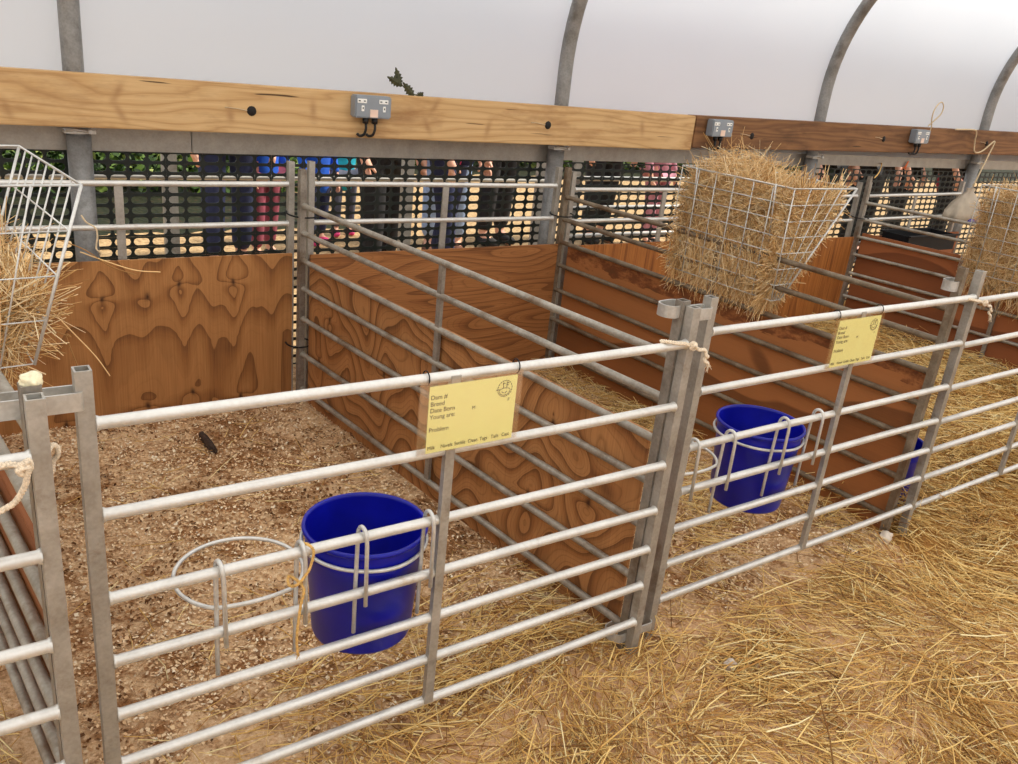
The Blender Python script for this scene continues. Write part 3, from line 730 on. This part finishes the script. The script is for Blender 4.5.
ground_straw(26000, 2.5, 4.85, .04, 1.9, lambda x, y: np.ones_like(x), .05, .20, .0009, .0024, .16, .085, 'deep_straw', 'deep golden straw bedding the third pen behind the right hurdle')
ground_straw(5000, 4.9, 6.2, .1, 1.9, lambda x, y: np.ones_like(x), .06, .22, .0012, .003, .16, .10, 'deep_straw', 'straw bedding the farthest pen beyond the farthest divider')
ground_straw(3500, -1.3, -.1, .0, 1.9, lambda x, y: np.where(x < -.12-.09*y, 1., 0.), .05, .2, .0010, .0024, .14, .05, 'deep_straw', 'straw bedding the pen beyond the left edge')

# ------------------------------------------------------------------ hay racks
def rack(label, loc, rz, Ly, H, Dt, Db, nl=7, nh=8, ne=5, r=.0025, mat='wire'):
    """V shaped wire rack: upright mesh along local y at x = 0, sloping mesh on the +x side, two end panels"""
    t = thing('hay_rack', label, 'hay rack', loc, rz, 0, 'wire hay racks')
    D_ = lambda z: Db+(Dt-Db)*z/H
    b = MB()
    for i in range(nl): b.tube([(0, Ly*i/(nl-1), 0), (0, Ly*i/(nl-1), H)], r, 6)
    for j in range(nh-1): b.tube([(0, 0, H*j/(nh-1)), (0, Ly, H*j/(nh-1))], r*.9, 6)
    b.build('upright_mesh', mat, t)
    b = MB()
    for i in range(nl): b.tube([(Db, Ly*i/(nl-1), 0), (Dt, Ly*i/(nl-1), H)], r, 6)
    for j in range(0, nh-1, 1 if nh < 6 else 2): z = H*j/(nh-1); b.tube([(D_(z), 0, z), (D_(z), Ly, z)], r*.9, 6)
    b.build('sloping_mesh', mat, t)
    for y in (0, Ly):
        b = MB()
        for j in range(nh-1): z = H*j/(nh-1); b.tube([(0, y, z), (D_(z), y, z)], r*.9, 6)
        for k in range(1, ne-1): u = k/(ne-1); b.tube([(Db*u, y, 0), (Dt*u, y, H)], r*.9, 6)
        b.build('end_mesh', mat, t)
    b = MB(); b.tube([(0,0,H), (Dt,0,H), (Dt,Ly,H), (0,Ly,H)], r*1.5, 6, closed=True)
    for y in (0, Ly): b.tube([(Db, y, -.002), (Dt, y, H)], r*1.8, 6)
    b.build('rim', mat, t)
    b = MB()
    for y in (.08, Ly-.08): b = MB(); b.tube([(0, y, H), (-.004, y, H+.006), (.02, y, H*.5)], r*1.2, 6); b.build('hook', mat, t)
    return t
rack('big wire hay rack on the soiled divider, overflowing with hay', (2.418,.705,.672), .026, .545, .412, .385, .05)
rack('half empty pale wire hay rack at the left edge', (-.262,.675,.715), .085, .575, .375, .375, .255, 9, 5, 5, .0020, 'wire_pale')
rack('wire hay rack at the far right edge, full of hay', (4.735,.62,.545), .02, .60, .475, .385, .05)

def prism_core(Ly, H, Dt, Db, z0, z1, inset, jit, seedv, nY=26, nZ=14, nX=8):
    """lumpy closed body that fills part of a rack"""
    rg = np.random.default_rng(seedv); b = MB(); ring = []
    for j in range(nZ+1):
        z = z0+(z1-z0)*j/nZ; d = Db+(Dt-Db)*min(max(z/H,0),1.05); pin = .30+.66*min(1, (j+.4)/nZ*1.15)**.5
        row = []
        per = [(inset, y) for y in np.linspace(inset, Ly-inset, nY)]+[(x, Ly-inset) for x in np.linspace(inset, max(d-inset, inset+.01), nX)][1:]+[(max(d-inset, inset+.01), y) for y in np.linspace(Ly-inset, inset, nY)][1:]+[(x, inset) for x in np.linspace(max(d-inset, inset+.01), inset, nX)][1:-1]
        cx, cy = d/2, Ly/2
        for (px, py) in per:
            u = (px-cx)*pin+cx; w = (py-cy)*(pin*.25+.75)+cy; row.append((u+rg.normal(0,jit), w+rg.normal(0,jit), z+rg.normal(0,jit)))
        ring.append(row)
    m = len(ring[0])
    for row in ring: b.v += row
    for j in range(nZ):
        for k in range(m): l = (k+1) % m; b.f.append((j*m+k, j*m+l, (j+1)*m+l, (j+1)*m+k)); b.smooth.append(True)
    b.f.append(tuple(reversed(range(m)))); b.f.append(tuple(nZ*m+k for k in range(m))); b.smooth += [False, False]
    return b
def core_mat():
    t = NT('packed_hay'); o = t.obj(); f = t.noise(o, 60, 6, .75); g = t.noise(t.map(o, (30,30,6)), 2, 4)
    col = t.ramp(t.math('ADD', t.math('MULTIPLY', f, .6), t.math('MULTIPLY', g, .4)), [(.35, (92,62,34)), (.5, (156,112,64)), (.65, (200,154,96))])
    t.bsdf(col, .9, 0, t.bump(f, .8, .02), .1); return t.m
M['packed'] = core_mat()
def hay_fill(name, label, loc, rz, Ly, H, Dt, Db, z0, z1, n, seedv, tail=0., over=.0):
    t = thing(name, label, 'hay', loc, rz)
    prism_core(Ly, H, Dt, Db, z0, z1-.03, .042, .010, seedv).build('packed_hay', 'packed', t)
    rg = np.random.default_rng(seedv+100); P = []; Dv = []
    per = rg.uniform(0, 1, n); zz = rg.uniform(0, 1, n)
    z = z0+(z1-z0)*zz; d = np.clip(Db+(Dt-Db)*np.clip(z/H, 0, 1.05), .02, None)
    face = rg.choice(4, n, p=[.46,.26,.10,.18]); x = np.zeros(n); y = np.zeros(n); o = rg.normal(.024, .008, n)-.018*np.clip(1.5-2.6*zz, 0, 1); w = .34+.66*np.sqrt(np.clip((z-z0)/(z1-z0)*1.15+.06, 0, 1))
    u = .10+.80*per; hi = np.clip((z-z0)/(z1-z0), 0, 1)
    x = np.where(face == 0, o+(1-w)*d*.35, np.where(face == 1, u*d, np.where(face == 2, u*d, d*w-o)))
    y = np.where(face == 0, u*Ly, np.where(face == 1, o, np.where(face == 2, Ly-o, u*Ly)))
    y = (y-Ly/2)*(w*.3+.7)+Ly/2
    flat = .25+.75*(1-hi)                       # stems lie level near the top and hang lower down
    D3 = np.stack([rg.normal(0,.8,n), rg.normal(0,1.,n), rg.normal(-.1,.35,n)+flat*rg.normal(-.3,.9,n)], 1)
    out = rg.normal(0, .06, n)
    D3[:,0] = np.where((face == 0) | (face == 3), out, D3[:,0]); D3[:,1] = np.where((face == 1) | (face == 2), out, D3[:,1])
    P = np.stack([x, y, z], 1); L = rg.uniform(.06, .26, n)
    V1, F1 = stalks(P, D3, L, rg.uniform(.0007,.0016,n), rg.uniform(0,.07,n), 3, rg.uniform(-.03,.10,n)*flat)
    # spikes over the top
    k = n//5; y2 = rg.uniform(.08, Ly-.08, k); P2 = np.stack([rg.uniform(.08,.85,k)*Dt, y2, z1+rg.uniform(-.04,.01,k)+over*np.clip(y2/Ly*1.5-.35, 0, 1)*rg.uniform(0,1,k)], 1)
    D2 = np.stack([rg.normal(0,.8,k), rg.normal(0,.8,k), rg.normal(.12,.42,k)], 1)
    P2[:,2] -= .06*np.clip(1-y2/Ly*2.2, 0, 1)
    V2, F2 = stalks(P2, D2, rg.uniform(.06,.24,k), rg.uniform(.0006,.0012,k), rg.uniform(0,.14,k), 3)
    # tails hanging below
    k2 = n//6; P3 = np.stack([rg.uniform(-.005,.12,k2), rg.uniform(.04,Ly-.02,k2), z0+rg.uniform(-tail,.12,k2)], 1)
    D4 = np.stack([rg.normal(-.1,.22,k2), rg.normal(0,.40,k2), rg.normal(-.9,.35,k2)], 1)
    V3, F3 = stalks(P3, D4, rg.uniform(.06,.22,k2), rg.uniform(.0007,.0014,k2), rg.uniform(0,.14,k2), 3)
    V = np.concatenate([V1, V2, V3]); F = np.concatenate([F1, F2+len(V1), F3+len(V1)+len(V2)])
    o = quick('hay_stems', V, F, 'hay', None, None, 'stuff', t); return t
hay_fill('rack_hay', 'tangled hay bulging from the big rack on the soiled divider', (2.418,.705,.672), .026, .545, .412, .385, .05, .02, .385, 9500, 3, .05, .12)
hay_fill('rack_hay', 'loose hay in the bottom of the half empty left rack', (-.262,.675,.715), .085, .575, .375, .375, .255, .0, .15, 3200, 5, .02, .03)
hay_fill('rack_hay', 'dense hay filling the far right rack', (4.735,.62,.545), .02, .60, .475, .385, .05, -.01, .44, 5000, 8, .12, .05)
STRAY = [[[0.11, 0.78, 0.933], [0.165, 0.78, 0.908], [0.221, 0.78, 0.886], [0.275, 0.78, 0.879]], [[0.073, 0.78, 0.96], [0.12, 0.78, 0.937], [0.169, 0.78, 0.898], [0.222, 0.78, 0.875]], [[0.038, 0.78, 0.811], [0.086, 0.78, 0.744], [0.124, 0.78, 0.689], [0.152, 0.78, 0.636]], [[0.032, 0.78, 0.765], [0.076, 0.78, 0.74], [0.068, 0.78, 0.743], [0.087, 0.78, 0.664]], [[0.016, 0.78, 0.739], [0.034, 0.78, 0.718], [0.065, 0.78, 0.701]], [[0.089, 0.78, 0.911], [0.028, 0.78, 0.874], [-0.031, 0.78, 0.852], [-0.051, 0.78, 0.84]], [[-0.009, 0.78, 0.984], [0.001, 0.78, 0.898], [0.003, 0.78, 0.854]]]
TW = [[0.118, 0.78, 1.013], [0.127, 0.78, 0.998], [0.144, 0.78, 0.985], [0.147, 0.78, 0.967], [0.143, 0.78, 0.94], [0.15, 0.78, 0.931]]
# long stalks and a twine end at the left rack
LH = [o for o in bpy.data.objects if o.name == 'rack_hay.001'][0]; inv = Matrix.Translation(LH.location) @ Matrix.Rotation(.085, 4, 'Z'); inv.invert()
b = MB()
for p in STRAY: b.tube([inv @ Vector(q) for q in rope_pts(p, 6)], .0013, 5)
b.build('long_stalk', 'hay', LH)['kind'] = 'stuff'
rope('twine', 'pale twine end tied to the top corner of the left rack', TW, .0018, 'twine_pale', True, None, False)


# ------------------------------------------------------------------ small things on the floor and in the pens
def lump(name, label, cat, loc, size, mat, seedv, rz=0):
    rg = random.Random(seedv); bm = bmesh.new(); bmesh.ops.create_icosphere(bm, subdivisions=3, radius=1)
    ph = [rg.uniform(0,6) for _ in range(6)]
    for v in bm.verts:
        c = v.co; k = 1+.16*math.sin(3*c.x+ph[0])*math.sin(2.6*c.y+ph[1])+.10*math.sin(6*c.z+ph[2]+4*c.x)+.06*math.sin(9*c.y+ph[3])
        v.co = Vector((c.x*size[0]*k, c.y*size[1]*k, c.z*size[2]*k))
    me = bpy.data.meshes.new(name); bm.to_mesh(me); bm.free(); me.materials.append(M[mat])
    for p in me.polygons: p.use_smooth = True
    o = bpy.data.objects.new(name, me); COL.objects.link(o); o.location = loc; o.rotation_euler = (0,0,rz); return tag(o, label, cat)
def on_floor(x, y, h): return (x, y, float(fz(np.float64(x), np.float64(y)))+h)
lump('dung_stick', 'dark stick shaped dropping on shavings in nearest pen', 'dung', on_floor(.60,1.62,.012), (.095,.015,.014), 'dung', 2, -1.594)
lump('stone', 'pale stone at the foot of the right hand front stile', 'stone', on_floor(2.43,.045,.016), (.034,.022,.020), 'stone', 4, .3)
lump('stone', 'small grey stone alone in the walkway straw', 'stone', on_floor(1.46,-.132,.018), (.018,.016,.018), 'stone', 6)
lump('foam_plug', 'pale foam plug capping the divider stile at left', 'plug', (-.080,-.034,.957), (.0150,.015,.012), 'foam', 9)

# dusty bag and trough in the far pen
b = MB(); n = 24; prof = [(.0,.0), (.15,.004), (.19,.02), (.18,.06), (.13,.12), (.075,.17), (.035,.20), (.04,.225)]
vs = []; m = len(prof)
for (r_, z) in prof:
    for k in range(n):
        q = 2*PI*k/n; f = 1+.10*math.sin(5*q+z*20)+.05*math.sin(9*q); vs.append((r_*1.15*f*math.cos(q), r_*.42*f*math.sin(q), z+.012*math.sin(3*q)*r_*5))
b.add(vs, [(i*n+k, i*n+(k+1) % n, (i+1)*n+(k+1) % n, (i+1)*n+k) for i in range(m-1) for k in range(n)], True)
M['dustbag'] = plain('dusty_white_bag', (172,158,138), .7, var=.15, scale=14, bump=.4)
M['bluepatch'] = plain('blue_print', (40,50,170), .6)
t = thing('feed_bag', 'dusty white bag with blue patch hanging at far right', 'bag', (5.80,1.83,.675))
b.build('bag_body', 'dustbag', t)
tag(MB().bbox((.03,-.066,.014), (.15,.012,.036), .004).build('printed_patch', 'bluepatch', t), 'blue printed patch on the bag')
b = MB(); L, w, h = .56, .18, .10
b.box((0,-w/2,h/2), (L,.006,h)); b.box((0,w/2,h/2), (L,.006,h)); b.box((-L/2,0,h/2), (.006,w,h)); b.box((L/2,0,h/2), (.006,w,h)); b.box((0,0,.003), (L,w,.006)); b.box((0,-w/2-.01,h), (L+.03,.024,.008)); b.box((0,w/2+.01,h), (L+.03,.024,.008))
o = b.build('feed_trough', 'black'); o.location = (5.27,1.80,.515); tag(o, 'black plastic trough hooked inside the far right pen', 'trough')

# ------------------------------------------------------------------ outside: galvanised rails, people, planting
def outer(label, x0, x1, zs, posts):
    t = thing('outer_railing', label, 'railing', ((x0+x1)/2, 2.62, -.012), 0, 0, 'galvanised railings outside the netting')
    for z in zs: MB().tube([(x0-(x0+x1)/2, 0, z), (x1-(x0+x1)/2, 0, z)], .014, 8).build('rail', 'rail', t)
    for p in posts: MB().box((p-(x0+x1)/2, .01, .47), (.06,.03,.94)).build('post', 'stile', t)
outer('single rail outside the netting behind the nearest and middle pens', -.6, 2.85, [.815], (.75, 1.9, 2.74))
outer('three rail outer railing behind the big hay rack', 2.95, 5.2, [.825,.655,.49], (2.99, 4.1, 5.16))

def skin_obj(name, mat, verts, edges, radii, parent, root=0, sub=1):
    me = bpy.data.meshes.new(name); me.from_pydata(verts, edges, []); o = bpy.data.objects.new(name, me); COL.objects.link(o)
    md = o.modifiers.new('s', 'SKIN'); md.use_smooth_shade = True
    for i, r in enumerate(radii):
        r = (r, r) if not isinstance(r, tuple) else r; me.skin_vertices[0].data[i].radius = r
        me.skin_vertices[0].data[i].use_root = (i == root)
    o.modifiers.new('u', 'SUBSURF').levels = sub; o.modifiers['u'].render_levels = sub
    bpy.context.view_layer.update()
    nm = bpy.data.meshes.new_from_object(o.evaluated_get(bpy.context.evaluated_depsgraph_get()))
    o.modifiers.clear(); o.data = nm; nm.name = name; nm.materials.clear(); nm.materials.append(M[mat])
    for p in nm.polygons: p.use_smooth = True
    o.parent = parent; return o
M['skin'] = plain('skin', (222,168,140), .55, var=.05)
def cloth(name, c): M[name] = plain(name, c, .85, var=.18, scale=25, bump=.2)
for nm, c in (('navy_denim', (36,44,78)), ('black_cloth', (22,22,26)), ('maroon_cloth', (140,66,82)), ('royal_blue', (20,88,200)), ('turquoise', (40,190,214)), ('magenta', (210,56,130)), ('pale_denim', (150,176,216)), ('dusty_pink', (186,128,142)), ('dark_red', (126,30,42)), ('dark_green', (34,52,42)), ('pink_boot', (220,60,120)), ('brown_shoe', (92,54,34)), ('dark_hair', (46,32,24)), ('fair_hair', (176,134,84)), ('dark_shoe', (30,28,28)), ('grey_coat', (84,88,104)), ('coral', (216,120,110))): cloth(nm, c)
def person(label, loc, rz, h, legs, top, shoe, hair, stride=.0, armlift=.0, coat=0.):
    """standing figure: one continuous body, clothing and hair as children"""
    t = thing('person', label, 'person', loc, rz, 0); k = h/1.7
    s = lambda *p: tuple(q*k for q in p)
    kid = 1.18 if h < 1.3 else 1.
    jl = {-1: (.095,.0-stride), 1: (.095, stride)}
    V = [s(0,0,.92), s(0,.0,1.08), s(0,.005,1.28), s(0,.01,1.42), s(0,.005,1.50), s(0,-.012,1.585), s(0,-.02,1.655)]
    R = [s(.15,.105), s(.135,.095), s(.155,.105), s(.10,.075), s(.052,.052), (.078*k*kid,.092*k*kid), (.055*k*kid,.065*k*kid)]
    Eg = [(0,1), (1,2), (2,3), (3,4), (4,5), (5,6)]
    for sd in (-1, 1):
        b0 = len(V); yy = sd*stride
        V += [s(sd*.10,0,.86), s(sd*.105,-.015+yy*.5,.48), s(sd*.11,.02+yy,.09), s(sd*.115,-.09+yy,.035), s(sd*.118,-.15+yy,.03)]
        R += [s(.09,.09), s(.06,.06), s(.042,.042), s(.042,.034), s(.034,.026)]; Eg += [(0,b0), (b0,b0+1), (b0+1,b0+2), (b0+2,b0+3), (b0+3,b0+4)]
    for sd in (-1, 1):
        b0 = len(V)
        V += [s(sd*.19,.01,1.38), s(sd*.245,.02-armlift*.2,1.11), s(sd*.25,-.07-armlift,.87), s(sd*.245,-.10-armlift,.79), s(sd*.24,-.115-armlift,.735)]
        R += [s(.055,.055), s(.042,.042), s(.03,.03), s(.036,.02), s(.03,.015)]; Eg += [(2,b0), (b0,b0+1), (b0+1,b0+2), (b0+2,b0+3), (b0+3,b0+4)]
        for f in range(4):
            c0 = len(V); V += [s(sd*.238,-.095-armlift-.017*f,.715), s(sd*.232,-.095-armlift-.018*f,.69-.006*(f in (1,2))), s(sd*.222,-.093-armlift-.018*f,.672-.008*(f in (1,2)))]
            R += [s(.009,.009), s(.0085,.0085), s(.0075,.0075)]; Eg += [(b0+4,c0), (c0,c0+1), (c0+1,c0+2)]
        c0 = len(V); V += [s(sd*.225,-.15-armlift,.765), s(sd*.215,-.165-armlift,.74)]; R += [s(.010,.010), s(.0085,.0085)]; Eg += [(b0+3,c0), (c0,c0+1)]
    bd = skin_obj('body', 'skin', V, Eg, R, t)
    # face
    hz = 1.60*k
    f = MB(); f.tube([(0,-.075*k*kid,hz+.012*k), (0,-.112*k*kid,hz-.012*k), (0,-.088*k*kid,hz-.022*k)], [.010*k,.013*k,.008*k], 6); f.build('nose', 'skin', bd)
    for sd in (-1, 1):
        o = MB().lathe([(0,.011*k), (.008*k,.008*k), (.011*k,0), (.008*k,-.008*k), (0,-.011*k)], 8, (sd*.030*k*kid, -.083*k*kid, hz+.016*k)).build('eye', 'dark_hair', bd)
        MB().lathe([(0,.028*k), (.012*k,.016*k), (.014*k,0), (.010*k,-.018*k), (0,-.028*k)], 8, (sd*.080*k*kid, 0, hz)).build('ear', 'skin', bd)
    MB().tube([(-.024*k,-.084*k*kid,hz-.043*k), (0,-.092*k*kid,hz-.045*k), (.024*k,-.084*k*kid,hz-.043*k)], .006*k, 6).build('mouth', 'coral', bd)
    b = MB(); vs = []; n = 18
    for i in range(9):
        a = PI*.5*(1-i/8)*1.0
        for q in range(n):
            w = 2*PI*q/n; front = max(0, -math.sin(w)); el = -.25*(1-front*1.5)+(1.25)*(1-i/8)
            el = min(el, PI/2)*1.0; rr = .108*k*kid; vs.append((rr*math.cos(el)*math.cos(w)*.9, rr*math.cos(el)*math.sin(w)*1.02-.006*k, hz+.015*k+rr*1.12*math.sin(el)))
    b.add(vs, [(i*n+q, i*n+(q+1) % n, (i+1)*n+(q+1) % n, (i+1)*n+q) for i in range(8) for q in range(n)], True); b.build('hair', hair, t)
    # trousers, top, shoes a little larger than the body
    V = [s(0,0,.95)]; R = [s(.165,.12)]; Eg = []
    for sd in (-1, 1):
        b0 = len(V); yy = sd*stride
        V += [s(sd*.10,0,.85), s(sd*.105,-.015+yy*.5,.48), s(sd*.11,.015+yy,.11)]; R += [s(.105,.105), s(.078,.078), s(.066,.066)]; Eg += [(0,b0), (b0,b0+1), (b0+1,b0+2)]
    skin_obj('trousers', legs, V, Eg, R, t)
    V = [s(0,0,.90-coat), s(0,0,1.08), s(0,.005,1.28), s(0,.01,1.43)]; R = [s(.185,.14), s(.165,.125), s(.18,.13), s(.105,.09)]; Eg = [(0,1), (1,2), (2,3)]
    for sd in (-1, 1):
        b0 = len(V); V += [s(sd*.19,.01,1.38), s(sd*.245,.02-armlift*.2,1.11), s(sd*.25,-.062-armlift,.89)]; R += [s(.072,.072), s(.06,.06), s(.05,.05)]; Eg += [(2,b0), (b0,b0+1), (b0+1,b0+2)]
    skin_obj('jacket', top, V, Eg, R, t)
    for sd in (-1, 1):
        yy = sd*stride
        skin_obj('shoe', shoe, [s(sd*.11,.035+yy,.075), s(sd*.112,.03+yy,.05), s(sd*.116,-.08+yy,.045), s(sd*.118,-.165+yy,.038)], [(0,1), (1,2), (2,3)], [s(.054,.054), s(.056,.046), s(.054,.043), s(.044,.034)], t)
    return t
GZ0 = -.012
person('person in black trousers standing outside, seen behind the middle pen', (3.68,4.45,GZ0), .2, 1.72, 'black_cloth', 'black_cloth', 'dark_shoe', 'dark_hair', .02, 0, .10)
person('person in navy jeans and magenta top outside the netting', (2.78,3.70,GZ0), .5, 1.66, 'navy_denim', 'magenta', 'brown_shoe', 'dark_hair', .10, .05, .17)
person('person in pale blue jeans beside the magenta top outside', (3.10,4.25,GZ0), -.5, 1.64, 'pale_denim', 'magenta', 'brown_shoe', 'fair_hair', .03, 0, .10)
person('child in maroon trousers and royal blue jacket outside the netting', (1.76,4.35,GZ0), .4, 1.12, 'maroon_cloth', 'royal_blue', 'dark_shoe', 'fair_hair', .03, 0, .18)
person('person in dark navy trousers outside, left of the maroon trousers', (1.43,4.05,GZ0), .1, 1.70, 'navy_denim', 'black_cloth', 'brown_shoe', 'dark_hair', .05)
person('child in long royal blue coat and pink boots outside', (2.28,4.70,GZ0), .3, .98, 'navy_denim', 'royal_blue', 'pink_boot', 'fair_hair', .04, 0, .30)
person('small child in turquoise coat and pink boots outside', (2.60,4.95,GZ0), -.2, .95, 'grey_coat', 'turquoise', 'pink_boot', 'fair_hair', .06, 0, .30)
person('child in grey coat and pink boots outside, right of turquoise coat', (3.38,6.0,GZ0), -.3, 1.05, 'black_cloth', 'grey_coat', 'pink_boot', 'dark_hair', .08, 0, .10)
person('person in dark green clothes outside, behind left of the hay rack', (4.72,4.4,GZ0), .0, 1.70, 'black_cloth', 'dark_green', 'dark_shoe', 'dark_hair', .04, 0, .25)
person('child in dusty pink snowsuit outside, left of the big hay rack', (5.18,4.2,GZ0), .2, 1.20, 'dusty_pink', 'dusty_pink', 'dark_shoe', 'fair_hair', .04, 0, .10)
person('person in dark green coat outside, just right of the big hay rack', (6.42,3.45,GZ0), .1, 1.70, 'black_cloth', 'dark_green', 'dark_shoe', 'dark_hair', .05, 0, .35)
person('person in black coat outside, second right of the hay rack', (6.92,3.35,GZ0), -.2, 1.75, 'black_cloth', 'black_cloth', 'dark_shoe', 'dark_hair', .05, 0, .40)
person('person in black padded coat outside, left of the magenta top', (2.25,3.60,GZ0), .3, 1.66, 'black_cloth', 'black_cloth', 'dark_shoe', 'dark_hair', .05, 0, .25)
person('person in long black coat outside, between dark green and red coats', (7.58,3.40,GZ0), .3, 1.68, 'black_cloth', 'black_cloth', 'dark_shoe', 'fair_hair', .05, 0, .40)
person('child in coral jacket outside, right of the big hay rack', (8.05,4.6,GZ0), -.2, 1.20, 'black_cloth', 'coral', 'dark_shoe', 'fair_hair', .05, 0, 0)
person('person in dark red coat outside at far right', (8.22,3.3,GZ0), .3, 1.70, 'black_cloth', 'dark_red', 'dark_shoe', 'dark_hair', .05, 0, .35)

def foliage(n, x0, x1, y0, y1, h, name, label):
    x = RNG.uniform(x0, x1, n); y = RNG.uniform(y0, y1, n); z = RNG.uniform(0, 1, n)*h*(.55+.45*np.sin(x*2.1)*np.sin(y*3.+1)); z = np.abs(z)
    q = RNG.uniform(0, 2*PI, n); D = np.stack([np.cos(q), np.sin(q), RNG.normal(.5,.6,n)], 1); D /= np.linalg.norm(D, axis=1)[:,None]
    A_ = np.cross(D, np.stack([RNG.normal(0,1,n), RNG.normal(0,1,n), RNG.normal(0,1,n)], 1)); A_ /= np.linalg.norm(A_, axis=1)[:,None]
    L = RNG.uniform(.05,.14,n)[:,None]; W_ = L*.28; c = np.stack([x, y, z-.01], 1)
    V = np.stack([c, c+D*L*.5+A_*W_, c+D*L, c+D*L*.5-A_*W_], 1).reshape(-1,3); return quick(name, V, np.arange(n*4).reshape(-1,4), 'greenleaf', label, 'plants', 'stuff')
foliage(9000, -2.5, 3.4, 6.6, 8.4, .55, 'border_plants', 'bright green border plants outside beyond the netting at left')
foliage(9000, 3.4, 13., 8.4, 9.8, .6, 'border_plants', 'green plants far outside behind the people')
foliage(16000, -8., 22., 10.5, 11.5, 1.9, 'hedge', 'green hedge far outside beyond the gravel')

# ------------------------------------------------------------------ light
w = bpy.data.worlds.new('world'); SC.world = w; w.use_nodes = True; nt = w.node_tree; nt.nodes.clear()
bg = nt.nodes.new('ShaderNodeBackground'); wo = nt.nodes.new('ShaderNodeOutputWorld')
bg.inputs[0].default_value = (.93,.96,1.,1); bg.inputs[1].default_value = .75; nt.links.new(bg.outputs[0], wo.inputs[0])
def sun(rot, e, col, ang):
    l = bpy.data.lights.new('sun', 'SUN'); l.energy = e; l.color = col; l.angle = math.radians(ang)
    o = bpy.data.objects.new('sun', l); COL.objects.link(o); o.rotation_euler = rot; return o
sd = Vector((.62,-.16,.77)).normalized()          # towards the sun: high, along the tunnel, a little to the viewer's side
sun(sd.to_track_quat('Z', 'Y').to_euler(), 4.2, (1.,.94,.82), 8)

# ------------------------------------------------------------------ camera
cam = bpy.data.cameras.new('camera'); co = bpy.data.objects.new('camera', cam); COL.objects.link(co); SC.camera = co
cam.sensor_fit = 'HORIZONTAL'; cam.sensor_width = 36; cam.lens = 852.0/1018*36; cam.clip_start = .05; cam.clip_end = 300
Rm = [[.82327078,-.55910116,.09813824], [.12427779,.3462193,.9298856], [.55387747,.75335124,-.35451609]]
m = Matrix(((Rm[0][0], Rm[1][0], -Rm[2][0], -.18543234), (Rm[0][1], Rm[1][1], -Rm[2][1], -1.24871578), (Rm[0][2], Rm[1][2], -Rm[2][2], 1.42149599), (0,0,0,1)))
co.matrix_world = m
SC.view_settings.view_transform = 'Standard'; SC.view_settings.look = 'None'; SC.view_settings.gamma = 1; SC.view_settings.use_curve_mapping = False
SC.view_settings.exposure = .55
SC.cycles.use_denoising = True
